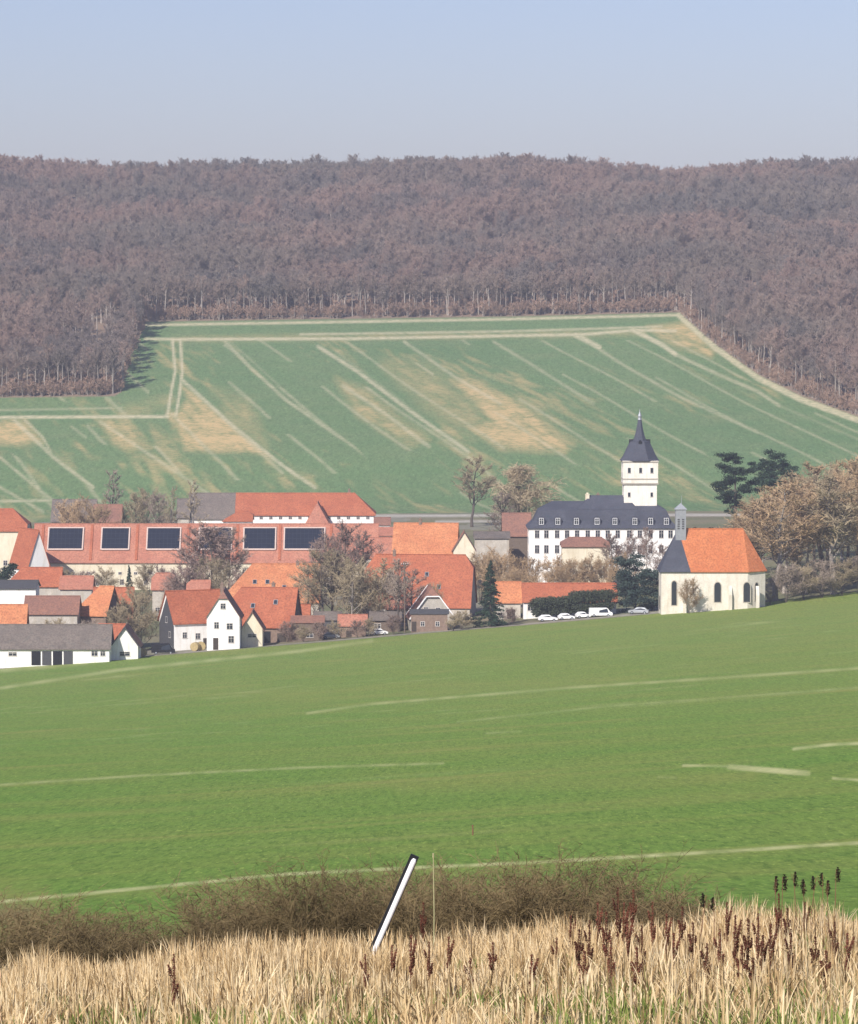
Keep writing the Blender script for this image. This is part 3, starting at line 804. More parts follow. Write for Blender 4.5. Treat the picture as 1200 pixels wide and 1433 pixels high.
# --- middle row
t = side('solar_barn', 'very long orange roofed barn carrying rows of dark solar panels', 'barn', 46, 528, 784, 733, 1000, 14, 'cream', 'tile_red',
         wins=[('y-', -44 + 4.2*i, 4.2, 0.8, 0.6) for i in range(0, 20)] + [('y-', -42 + 6.5*i, 1.8, 1.0, 1.4) for i in range(0, 13)],
         doors=[('y-', -33, 3.0, 3.2, 'timber'), ('y-', -12, 3.0, 3.2, 'timber'), ('y-', 14, 3.0, 3.2, 'timber')])
def on_slope(t, x0, x1, y0, y1, cx, w, d, Y, ez, rz):
    pass
_c = at(287, 784, 1000); _g = tz(_c.x, 1000); _ez = _c.z - _g; _rz = at(287, 733, 1007).z - _g
_sl = (_rz - _ez) / 7.0; _n = math.hypot(1, _sl)
for (a, b) in ((66, 113), (141, 178), (205, 250), (278, 322), (341, 384), (398, 453)):
    xa, xb = (a - 287) * 1000 / F, (b - 287) * 1000 / F
    def P(x, s, off):   # s: height fraction up the slope
        z = _ez + (_rz - _ez) * s; y = -7 + 7 * s
        return (x, y - off * _sl / _n, z + off / _n)
    mb = MB()
    def slab(x0, x1, s0, s1, o0, o1):
        mb.add([P(x0, s0, o0), P(x1, s0, o0), P(x1, s1, o0), P(x0, s1, o0), P(x0, s0, o1), P(x1, s0, o1), P(x1, s1, o1), P(x0, s1, o1)],
               [(0,3,2,1),(4,5,6,7),(0,1,5,4),(1,2,6,5),(2,3,7,6),(3,0,4,7)])
    s0, s1 = 0.30, 0.86
    slab(xa, xb, s0, s1, 0.12, 0.34)
    p = mb.build('solar_array', M['solar'], t)
    mb = MB(); e = 0.36; es = 0.03
    slab(xa - e, xa, s0 - es, s1 + es, 0.05, 0.38); slab(xb, xb + e, s0 - es, s1 + es, 0.05, 0.38)
    slab(xa, xb, s0 - es*1.3, s0, 0.05, 0.40); slab(xa, xb, s1, s1 + es, 0.05, 0.38)
    mb.build('array_frame', M['array_frame'], p)
    mb = MB(); nc = max(3, int((xb - xa) / 1.05))
    for q in range(1, nc): xx = xa + (xb - xa) * q / nc; slab(xx - 0.03, xx + 0.03, s0 + 0.004, s1 - 0.004, 0.30, 0.352)
    for q in range(1, 4): ss = s0 + (s1 - s0) * q / 4; slab(xa + 0.02, xb - 0.02, ss - 0.003, ss + 0.003, 0.30, 0.349)
    mb.build('cell_grid', M['cell_line'], p)
for a in (57, 126, 190, 262, 331, 391, 463):
    x = (a - 287) * 1000 / F; mb = MB(); slab(x - 0.35, x + 0.35, 0.0, 0.97, 0.02, 0.22); mb.build('roof_rib', M['tile'], t)
side('estate_wing', 'cream walled building with orange roof at the left picture edge above the cottage', 'building', -60, 36, 741, 712, 1010, 12, 'cream', 'tile', wy=[(6.5, 5), (3, 5)], hr=0.7)
gable('sloping_gable_wing', 'steep orange roofed wing with white gable edge at the left end of the long barn', 'building', 22, 54, 790, 742, 985, 12, 'white', 'tile', yaw=math.radians(30),
      wins=[('x-', 0, 3, 0.9, 1.2)])
side('bright_orange_barn', 'bright orange roofed barn behind the wide farmhouse roof', 'barn', 552, 640, 779, 732, 950, 13, 'cream', 'tile_bright', yaw=math.radians(-5), wy=[(3, 4)], chim=[(-1.5, 0, 0.9)])
gable('half_timbered_gable', 'cream half timbered gabled building at the right end of the bright orange barn', 'building', 634, 664, 768, 744, 946, 7, 'cream', 'tile_old', wins=[('x-', -0.9, 6.4, 0.7, 1.1), ('x-', 0.9, 6.4, 0.7, 1.1), ('x-', 0.0, 3.8, 0.7, 1.1)])
side('red_stable', 'low red roofed stable stretching from the solar barn to the bright orange roof', 'stable', 500, 580, 778, 752, 968, 9, 'dirty', 'tile_red', wy=[(2, 4)])
side('red_lean_to', 'narrow red roof between the long solar barn and the stable', 'shed', 524, 598, 748, 738, 1040, 8, 'dirty', 'tile_red')
side('beige_shed', 'low beige building behind the orange brown bushes', 'building', 664, 712, 752, 744, 972, 8, 'dirty', 'grey_roof', wy=[(3, 3)])
side('brown_barn', 'dark brown boarded barn at the left wall of the white manor', 'barn', 704, 742, 748, 718, 985, 12, 'shed', 'tile_old', doors=[('y-', 0, 2.4, 3, 'timber')])
# --- back row
side('grey_roof_barn', 'grey roofed barn with white wall left of the long orange hall', 'barn', 264, 334, 724, 690, 1120, 13, 'white', 'grey_roof', wy=[(4, 4)])
side('thin_grey_annex', 'narrow grey annex at the left gable of the grey roofed barn', 'annex', 248, 264, 722, 698, 1118, 8, 'dirty', 'grey_roof')
t = side('long_orange_hall', 'long orange roofed hall with white wall and a hipped right end', 'hall', 330, 524, 719, 690, 1110, 13, 'white', 'tile', hr=0.95,
     wins=[('y-', -19 + 2.9*i, 7.4, 0.9, 0.7) for i in range(14)], chim=[(13, 0.5, 0.9)])
gable('cross_wing', 'small orange cross wing projecting from the front of the long orange hall', 'wing', 425, 462, 736, 704, 1098, 12, 'cream', 'tile_red', hl=0.85, wins=[('x-', 0, 3.5, 0.9, 1.1)])
side('porch_roof_building', 'round ended orange roof at the left front corner of the long orange hall', 'building', 312, 352, 728, 715, 1092, 9, 'white', 'tile', hl=1.0, hr=0.4)
side('weathered_grey_barn', 'weathered grey barn behind the left end of the solar barn', 'barn', 72, 132, 728, 699, 1090, 12, 'dirty', 'grey_roof', wins=[('y-', -4, 6.6, 0.9, 0.7)])
side('brown_roof_barn', 'brown roofed barn right of the weathered grey barn', 'barn', 130, 168, 729, 706, 1088, 12, 'cream', 'tile_old')
side('white_low_shed', 'low white shed on the road behind the bright orange barn', 'shed', 524, 545, 733, 724, 1100, 6, 'white', 'tile_old')

# --- boundary wall sloping at the left end of the long barn
def wall_run(name, label, pts, h, t, mat, cat='wall'):
    o = thing(name, (pts[0][0], pts[0][1], tz(*pts[0])), 0, label, cat)
    mb = MB()
    for (xa, ya), (xb, yb) in zip(pts[:-1], pts[1:]):
        n = 6
        for i in range(n):
            xs = [xa + (xb-xa)*k/n for k in (i, i+1)]; ys = [ya + (yb-ya)*k/n for k in (i, i+1)]
            z = [tz(a, b) for a, b in zip(xs, ys)]
            dx, dy = xs[1]-xs[0], ys[1]-ys[0]; L = math.hypot(dx, dy); nx, ny = -dy/L*t/2, dx/L*t/2
            v = []
            for q in (-1.0, h):
                for k in (0, 1):
                    v += [(xs[k] + nx, ys[k] + ny, z[k] + q), (xs[k] - nx, ys[k] - ny, z[k] + q)]
            v = [(a - pts[0][0], b - pts[0][1], c - o.location.z) for a, b, c in v]
            mb.add(v, [(0,1,3,2), (4,6,7,5), (0,2,6,4), (1,5,7,3), (0,4,5,1), (2,3,7,6)])
    mb.build('wall_body', M[mat], o)
    cp = MB()
    for (xa, ya), (xb, yb) in zip(pts[:-1], pts[1:]):
        n = 6
        cp.tube([(xa + (xb-xa)*k/n - pts[0][0], ya + (yb-ya)*k/n - pts[0][1], tz(xa + (xb-xa)*k/n, ya + (yb-ya)*k/n) + h + 0.02 - o.location.z) for k in range(n+1)], [t*0.65]*(n+1), 6)
    cp.build('coping', M['stone'], o)
    return o
a, b = at(968, 735, 905), at(1022, 735, 910)
wall_run('churchyard_wall', 'pale churchyard wall behind the church roof below the dark pines', [(a.x, 905), (b.x, 910)], 6.0 * 0.4, 0.5, 'stone')
a, b = at(1000, 835, 838), at(1058, 835, 846)
wall_run('low_stone_wall', 'low stone wall along the foot of the church facing the field', [(a.x, 832), (b.x, 842)], 0.7, 0.5, 'church_wall')

# ------------------------------------------------------------------ the manor with its tower
MY = 950.0
x0, x1 = at(740, 738, MY).x, at(946, 738, MY).x
W = x1 - x0; D = 13.0
mx_, my_ = (x0 + x1) / 2, MY + D/2
gz = tz(mx_, MY)
EZ = at(840, 738, MY).z - gz; RZ = at(840, 701, MY + D/2).z - gz
man = thing('manor_house', (mx_, my_, gz), 0, 'white manor house with slate mansard roof and a tall square clock tower', 'manor')
mb = MB(); mb.prism([(-W/2, -D/2), (W/2, -D/2), (W/2, D/2), (-W/2, D/2)], -4, EZ)
mb.box(-W/2 - 0.12, W/2 + 0.12, -D/2 - 0.15, D/2 + 0.15, EZ - 0.5, EZ - 0.05)
mb.build('wall', M['white'], man)
mb = MB()
o, m1 = 0.55, 2.6                      # mansard: steep lower slope, flatter upper slope
zb = EZ + (RZ - EZ) * 0.66
ring = lambda dx, dy, z: [(-W/2 + dx, -D/2 + dy, z), (W/2 - dx, -D/2 + dy, z), (W/2 - dx, D/2 - dy, z), (-W/2 + dx, D/2 - dy, z)]
vs = ring(-o, -o, EZ - 0.15) + ring(1.2, 1.2, EZ + 1.6) + ring(2.4, 2.2, zb) + [(-W/2 + 6.0, 0, RZ), (W/2 - 6.0, 0, RZ)]
fs = []
for k in (0, 4): fs += [(k + i, k + (i+1) % 4, k + 4 + (i+1) % 4, k + 4 + i) for i in range(4)]
fs += [(8, 9, 13, 12), (9, 10, 13), (10, 11, 12, 13), (11, 8, 12)]
mb.shell(vs, fs, 0.15)
mr = mb.build('roof', M['slate'], man)
# raised middle roof
cx0, cx1 = (820 - 843) * MY / F, (882 - 843) * MY / F
rz2 = at(850, 693, MY + D/2).z - gz
mb = MB(); vs = [(cx0 - 2, -4.0, zb + 0.35), (cx1 + 2, -4.0, zb + 0.35), (cx1 + 2, 4.0, zb + 0.35), (cx0 - 2, 4.0, zb + 0.35), (cx0 + 1.2, 0, rz2), (cx1 - 1, 0, rz2)]
mb.shell(vs, [(0, 1, 5, 4), (1, 2, 5), (2, 3, 4, 5), (3, 0, 4)], 0.8)
mb.build('raised_roof', M['slate'], mr)
chimney(mr, cx0 + 0.5, -0.5, RZ - 1.0, rz2 + 0.2, 1.0, 'cream')
chimney(mr, cx1 - 8.0, 1.5, RZ - 1.0, rz2 + 0.1, 0.8, 'brick')
for px in (757, 780, 806, 835, 860, 888, 910, 932):
    x = (px - 843) * MY / F
    zc = EZ + 1.55
    mb = MB()
    n = 7; r = 0.95
    prof = [(-r, -1.0), (r, -1.0)] + [(r * math.cos(math.pi * i / n), 0.35 + r * math.sin(math.pi * i / n)) for i in range(n + 1)]
    k = len(prof)
    y0_, y1_ = -D/2 + 0.15, -D/2 + 2.6
    mb.add([(x + p[0], y0_, zc + p[1]) for p in prof] + [(x + p[0], y1_, zc + p[1]) for p in prof],
           [tuple(range(k))] + [(i, (i+1) % k, k + (i+1) % k, k + i) for i in range(k)])
    dm = mb.build('dormer', M['slate'], man)
    window(dm, x, zc + 0.0, 0.95, 1.5, y0_ - 0.01, 'y-', True, 'white_paint')
for zz, hh in ((EZ - 1.75, 1.9), (EZ - 5.6, 2.0)):
    for px in (751, 764, 779, 793, 807, 822, 836, 850, 864, 880, 895, 910, 925, 938):
        window(man, (px - 843) * MY / F, zz, 1.05, hh, -D/2 - 0.003, 'y-')
    for yy in (-4, 0, 4):
        window(man, yy, zz, 1.05, hh, -W/2 - 0.003, 'x-'); window(man, yy, zz, 1.05, hh, W/2 + 0.003, 'x+')
door(man, 2.0, 1.8, 2.6, -D/2 - 0.003, 'timber')
# tower
tx = (897 - 843) * MY / F
ty = 2.0
TY = MY + D/2 + ty - 4.4
hw = 24.5 * TY / F
zt = at(897, 645, TY).z - gz; zm = at(897, 676, TY).z - gz
tw = MB()
tw.box(tx - hw*0.94, tx + hw*0.94, ty - hw*0.94, ty + hw*0.94, 0, zm)
tw.box(tx - hw*1.0, tx + hw*1.0, ty - hw*1.0, ty + hw*1.0, zm, zt)
tower = tw.build('tower', M['tower_wall'], man)
lg = MB()
for z in (zm - 0.35, zm + 0.9):
    q = hw * (1.03)
    lg.box(tx - q, tx + q, ty - q, ty + q, z, z + 0.3)
q = hw*1.04; lg.box(tx - q, tx + q, ty - q, ty + q, zt - 0.4, zt - 0.05)
lg.build('ledge', M['stone'], tower)
sp = MB()
prof = [(0, 27.8), (2, 25.6), (8, 22.0), (16, 18.4), (24, 14.6), (26, 14.0), (27.5, 9.4), (33, 7.2), (40, 5.3), (50, 3.5), (60, 2.0)]
vs, fs, kk = [], [], 8
for (h, r) in prof:
    r = r * TY / F; z = zt + h * TY / F
    for j in range(kk):
        a_ = math.pi / 8 + j * math.pi / 4
        rr = r / math.cos(math.pi/8) if h > 12 else r * (1.0 / max(abs(math.cos(a_)), abs(math.sin(a_))) * (1 - h/24) + (h/24) / math.cos(math.pi/8))
        vs.append((tx + rr * math.cos(a_), ty + rr * math.sin(a_), z))
for i in range(len(prof) - 1):
    for j in range(kk): fs.append((i*kk + j, i*kk + (j+1) % kk, (i+1)*kk + (j+1) % kk, (i+1)*kk + j))
fs.append(tuple(reversed(range(kk)))); fs.append(tuple((len(prof)-1)*kk + j for j in range(kk)))
sp.add(vs, fs)
spire = sp.build('spire', M['slate'], tower)
fn = MB(); z0 = zt + 57 * TY / F; z1 = zt + 72 * TY / F
fn.tube([(tx, ty, z0), (tx, ty, z0 + 0.5), (tx, ty, z0 + 1.0), (tx, ty, z0 + 1.5), (tx, ty, z0 + 1.9), (tx, ty, z1)], [0.55, 0.4, 0.5, 0.28, 0.14, 0.04], 8)
fn.build('finial', M['metal_grey'], tower)
for ang in range(4):
    mb = MB(); zc = zt + 24 * TY / F
    c_, s_ = math.cos(ang*math.pi/2), math.sin(ang*math.pi/2)
    def RT(x, y, z): return (tx + c_*x - s_*y, ty + s_*x + c_*y, z)
    R_ = 15.0 * TY / F
    mb.add([RT(-0.45, -R_, zc - 0.5), RT(0.45, -R_, zc - 0.5), RT(0.45, -R_, zc + 0.4), RT(0, -R_, zc + 1.0), RT(-0.45, -R_, zc + 0.4),
            RT(-0.45, -R_ + 1.6, zc - 0.5), RT(0.45, -R_ + 1.6, zc - 0.5), RT(0.45, -R_ + 1.6, zc + 0.4), RT(0, -R_ + 1.6, zc + 1.0), RT(-0.45, -R_ + 1.6, zc + 0.4)],
           [(0,1,2,3,4), (0,5,6,1), (1,6,7,2), (2,7,8,3), (3,8,9,4), (4,9,5,0)])
    mb.build('lucarne', M['black_paint'], tower)
for z, sz in (((zt + zm) / 2 + 0.4, (0.7, 1.3)), (zm - 3.0, (0.6, 1.1))):
    for x in (-2.9, 0.0, 2.9):
        if sz[0] < 0.65 and x == 0: continue
        window(tower, tx + x, z, sz[0], sz[1], ty - hw*(1.0 if z > zm else 0.94) - 0.003, 'y-', False)
        window(tower, ty + x, z, sz[0], sz[1], tx - hw*(1.0 if z > zm else 0.94) - 0.003, 'x-', False)
cf = MB(); zc = (zt + zm) / 2 + 0.5
# manor forecourt lodge
side('lodge', 'small lodge with brown orange roof and cream walls in front of the manor', 'lodge', 786, 852, 763, 752, 925, 6, 'cream', 'tile_old',
     wins=[('y-', -4.2, 3.4, 1.2, 1.8), ('y-', 2.0, 3.4, 1.6, 2.0), ('y-', 5.0, 3.4, 0.8, 2.0)], doors=[('y-', -0.9, 1.4, 2.6, 'timber')], hl=0.6, hr=0.6)

# ------------------------------------------------------------------ the church
CY = 828.0
xa, xb = at(925, 798, CY).x, at(1072, 798, CY).x
L = xb - xa; CD = 9.4
cg = tz((xa + xb)/2, CY)
ce = at(1000, 798, CY).z - cg; cr = at(1000, 740, CY + CD/2).z - cg
ch = thing('church', (xa, CY, cg), 0, 'small church with orange tiled roof, slate west end and grey bell turret', 'church')
S = CY / F
rl, rr_, sl_ = 25 * S, (1042 - 925) * S, 41 * S
fp = [(0, 0), (L - 4.2, 0), (L, 2.9), (L, CD - 2.9), (L - 4.2, CD), (0, CD)]
mb = MB(); mb.prism(fp, -3, ce - 0.02); mb.build('wall', M['church_wall'], ch)
e = 0.4; ez_ = ce - 0.25
mb = MB()
vs = [(sl_, -e, ez_), (L - 4.0, -e, ez_), (L + e, 2.8, ez_), (L + e, CD - 2.8, ez_), (L - 4.0, CD + e, ez_), (sl_, CD + e, ez_), (rl, CD/2, cr), (rr_, CD/2, cr)]
mb.shell(vs, [(0, 1, 7, 6), (1, 2, 7), (2, 3, 7), (3, 4, 7), (4, 5, 6, 7)], 0.2)
cro = mb.build('roof', M['tile_church'], ch)
mb = MB(); mb.tube([(rl, CD/2, cr + .02), (rr_, CD/2, cr + .02)], [0.15, 0.15], 6); mb.build('ridge_cap', M['tile_church'], cro)
mb = MB()
vs = [(-e, -e, ez_), (sl_ - 0.01, -e, ez_), (rl, CD/2, cr), (sl_ - 0.01, CD + e, ez_), (-e, CD + e, ez_)]
mb.shell(vs, [(0, 1, 2), (2, 3, 4), (4, 0, 2)], 0.2); mb.build('slate_roof', M['slate'], ch)
# bell turret on the ridge
bx = (953.5 - 925) * S; bw = 7.3 * S
zt0 = cr - 3.2; zt1 = at(953, 712, CY + CD/2).z - cg
mb = MB(); mb.box(bx - bw, bx + bw, CD/2 - bw - 0.2, CD/2 + bw - 0.2, zt0, zt1)
tu = mb.build('bell_turret', M['turret_grey'], ch)
mb = MB()
vs = [(bx - bw - .2, CD/2 - bw - .4, zt1), (bx + bw + .2, CD/2 - bw - .4, zt1), (bx + bw + .2, CD/2 + bw, zt1), (bx - bw - .2, CD/2 + bw, zt1), (bx, CD/2 - .2, zt1 + 1.3)]
mb.shell(vs, [(0, 1, 4), (1, 2, 4), (2, 3, 4), (3, 0, 4)], 0.12)
mb.tube([(bx + 0.2, CD/2 - .2, zt1 + 1.1), (bx + 0.2, CD/2 - .2, zt1 + 3.0)], [0.07, 0.03], 5)
mb.build('turret_cap', M['metal_grey'], tu)
for x in (-0.5, 0.5):
    mb = MB()
    for i in range(5): mb.box(bx + x - 0.25, bx + x + 0.25, CD/2 - bw - 0.26, CD/2 - bw - 0.2, zt0 + 3.2 + i*0.5, zt0 + 3.5 + i*0.5)
    mb.build('louvre', M['dark_wall'], tu)
for px, zc, w_, h_ in ((943, 3.7, 1.1, 5.4), (1004, 3.9, 1.45, 4.4), (1045, 3.9, 1.45, 4.4)):
    window(ch, (px - 925) * S, zc + 0.3, w_, h_, -0.003, 'y-', arch=True, frame='stone')
f = window(ch, 0, 4.2, 0.9, 4.0, 0, 'y-', arch=True, frame='stone')
nx_ = Vector((2.9, -4.2, 0)).normalized()
f.location = (L - 2.1 + nx_.x*0.01, 1.45 + nx_.y*0.01, 4.2); f.rotation_euler = (0, 0, math.atan2(2.9, 4.2))
for yy in (CD/2,):
    window(ch, yy, 4.2, 0.9, 4.0, L + 0.003, 'x+', arch=True, frame='stone')
for px in (958, 1022, 1060):
    x = (px - 925) * S - 0.4; mb = MB()
    mb.add([(x, 0, -1), (x + .7, 0, -1), (x + .7, -1.1, -1), (x, -1.1, -1), (x, 0, 5.6), (x + .7, 0, 5.6), (x + .7, -1.1, 3.6), (x, -1.1, 3.6), (x, -0.4, 5.0), (x + .7, -0.4, 5.0)],
           [(0,1,2,3), (3,2,6,7), (7,6,9,8), (8,9,5,4), (0,3,7,8,4), (1,5,9,6,2)])
    mb.build('buttress', M['church_wall'], ch)
mb = MB(); mb.box(-0.02, 0, 3.8, 5.6, 0, 3.0); mb.build('door', M['timber'], ch).location.x = -0.06

for (a0, b0, e0, r0, Y0, lab) in [(213, 242, 822, 802, 915, 'tiny red roofed cottage right of the small conifer'), (262, 292, 826, 812, 880, 'small roof just behind the black gabled house'),
        (396, 432, 862, 846, 836, 'small orange roofed shed behind the dark brown roofed shed'), (540, 574, 850, 838, 850, 'small red roof between the black shed and the half timbered gable')]:
    side('small_cottage', lab, 'cottage', a0, b0, e0, r0, Y0, 6, 'dirty', 'tile_red' if a0 != 396 else 'tile', wy=[(1.3, 2)], hl=0.3)
# ------------------------------------------------------------------ vehicles and yard things
def vehicle(name, label, cat, px, Y, yaw, paint, L=4.3, H=1.45, Wd=1.75, van=False, group=None):
    p = at(px, 860, Y); t = thing(name, (p.x, Y, tz(p.x, Y)), math.radians(yaw), label, cat, group)
    mb = MB()
    if van: prof = [(-L/2, 0.35), (L/2, 0.35), (L/2, 0.95), (L/2 - 0.5, 1.15), (L/2 - 1.1, H - 0.05), (L/2 - 1.3, H), (-L/2 + 0.05, H), (-L/2, 1.0)]
    else: prof = [(-L/2, 0.35), (L/2, 0.35), (L/2, 0.72), (L/2 - 0.25, 0.82), (L*0.24, 0.95), (L*0.10, H - 0.04), (-L*0.05, H), (-L*0.30, H - 0.04), (-L*0.44, 0.98), (-L/2, 0.9)]
    n = len(prof)
    def sec(y, inset): return [(x * (1 if z < 1.0 else 1), y * (1 - (inset if z > 1.0 else 0)), z) for x, z in prof]
    mb.add(sec(-Wd/2, 0.12) + sec(Wd/2, 0.12), [tuple(range(n)), tuple(range(2*n-1, n-1, -1))] + [(i, n+i, n+(i+1) % n, (i+1) % n) for i in range(n)])
    mb.build('body', M[paint], t)
    for sy in (-1, 1):
        g = MB(); y = sy * (Wd/2 * 0.93 + 0.012); a, b = (-L*0.36, L*0.17) if not van else (-L*0.1, L*0.30)
        hi = H - 0.14
        g.add([(a, sy*(Wd/2 + 0.004), 0.98), (b + 0.12, sy*(Wd/2 + 0.004), 0.98), (b - 0.15, sy*(Wd/2*0.885), hi), (a + 0.25, sy*(Wd/2*0.885), hi)],
              [(0, 1, 2, 3) if sy < 0 else (3, 2, 1, 0)])
        g.build('side_window', M['glass'], t)
        for sx in (-0.31, 0.31):
            wh = MB(); wh.tube([(sx*L, sy*(Wd/2 - 0.22), 0.33), (sx*L, sy*(Wd/2 + 0.02), 0.33)], [0.33, 0.33], 14)
            wo = wh.build('wheel', M['rubber'], t)
            rm = MB(); rm.tube([(sx*L, sy*(Wd/2 + 0.021), 0.33), (sx*L, sy*(Wd/2 + 0.035), 0.33)], [0.19, 0.17], 10); rm.build('rim', M['metal_grey'], wo)
    ws = MB()
    if van: ws.add([(L/2 - 0.48, -0.7, 1.17), (L/2 - 0.48, 0.7, 1.17), (L/2 - 1.05, 0.62, H - 0.1), (L/2 - 1.05, -0.62, H - 0.1)], [(0, 1, 2, 3)])
    else: ws.add([(L*0.235, -0.72, 1.0), (L*0.235, 0.72, 1.0), (L*0.115, 0.62, H - 0.06), (L*0.115, -0.62, H - 0.06)], [(0, 1, 2, 3)])
    ws.build('windscreen', M['glass'], t)
    for sy in (-1, 1):
        h = MB(); h.box(L/2 - 0.02, L/2 + 0.015, sy*0.62 - 0.16, sy*0.62 + 0.16, 0.6, 0.74); h.build('headlight', M['frame'], t)
    return t
vehicle('parked_car', 'white car parked leftmost under the dark trimmed hedge', 'car', 766, 833, 4, 'white_paint')
vehicle('parked_car', 'white car parked second from the left under the dark trimmed hedge', 'car', 792, 834, 8, 'white_paint', L=3.7)
vehicle('parked_car', 'small white car parked third from the left under the hedge', 'car', 815, 836, 12, 'white_paint', L=3.2)
vehicle('parked_van', 'long white van parked rightmost under the dark trimmed hedge', 'van', 840, 837, 5, 'white_paint', L=5.2, H=2.0, van=True)
vehicle('parked_car', 'silver car parked in front of the big evergreen left of the church', 'car', 893, 838, 172, 'silver_paint', L=4.6, H=1.5)
vehicle('parked_van', 'black van parked between the little white gable and the tall white house', 'van', 228, 786, 6, 'black_paint', L=5.0, H=2.2, Wd=1.9, van=True)
vehicle('parked_car', 'white car parked below the black boarded shed', 'car', 530, 820, 10, 'white_paint', L=3.8)
vehicle('parked_car', 'silver car parked under the bare trees beside the red roofed shed', 'car', 462, 817, 8, 'silver_paint', L=4.0)
def utility_pole(px, Y, top, label):
    p = at(px, 870, Y); g = tz(p.x, Y); h = at(px, top, Y).z - g
    t = thing('utility_pole', (p.x, Y, g), 0.3, label, 'pole')
    mb = MB(); mb.tube([(0, 0, -1), (0, 0, h)], [0.17, 0.11], 8); mb.build('mast', M['shed'], t)
    mb = MB(); mb.box(-0.9, 0.9, -0.06, 0.06, h - 0.7, h - 0.55); mb.build('crossarm', M['timber'], t)
    for x in (-0.75, 0.75, 0.25, -0.25):
        mb = MB(); mb.tube([(x, 0, h - 0.55), (x, 0, h - 0.35)], [0.06, 0.04], 6); mb.build('insulator', M['white_paint'], t)
utility_pole(566, 824, 786, 'wooden utility pole left of the half timbered house')
def bale(px, Y, label, yaw):
    p = at(px, 870, Y); t = thing('straw_bale', (p.x, Y, tz(p.x, Y)), math.radians(yaw), label, 'bale')
    mb = MB(); mb.tube([(-0.7, 0, 0.95), (-0.64, 0, 0.95), (0.64, 0, 0.95), (0.7, 0, 0.95)], [0.86, 0.95, 0.95, 0.86], 20); mb.build('straw', M['straw_bale'], t)
    mb = MB()
    for x in (-0.4, 0, 0.4): mb.tube([(x - 0.03, 0, 0.95), (x + 0.03, 0, 0.95)], [0.957, 0.957], 20, cap=False)
    mb.build('twine', M['black_paint'], t)
bale(273, 792, 'round straw bale at the foot of the black gabled house', 70)
bale(281, 793.5, 'round straw bale right beside the other one near the white house', 100)
bale(199, 776, 'pale round bale left of the black van', 85)
def trailer(px, Y, yaw):
    p = at(px, 870, Y); t = thing('farm_trailer', (p.x, Y, tz(p.x, Y)), math.radians(yaw), 'dark flat farm trailer parked below the half timbered house trees', 'trailer')
    mb = MB(); mb.box(-2.6, 2.6, -1.1, 1.1, 0.85, 1.0); mb.box(-2.6, 2.6, -1.1, -1.02, 1.0, 1.5); mb.box(-2.6, 2.6, 1.02, 1.1, 1.0, 1.5); mb.box(-2.6, -2.52, -1.02, 1.02, 1.0, 1.5)
    mb.build('bed', M['metal_grey'], t)
    mb = MB(); mb.tube([(2.6, 0, 0.85), (4.0, 0, 0.6)], [0.07, 0.05], 6); mb.build('drawbar', M['dark_wall'], t)
    for sx in (-1.1, 0.2):
        for sy in (-1, 1):
            wh = MB(); wh.tube([(sx, sy*0.9, 0.45), (sx, sy*1.15, 0.45)], [0.45, 0.45], 14); wh.build('wheel', M['rubber'], t)
trailer(490, 821, 8)

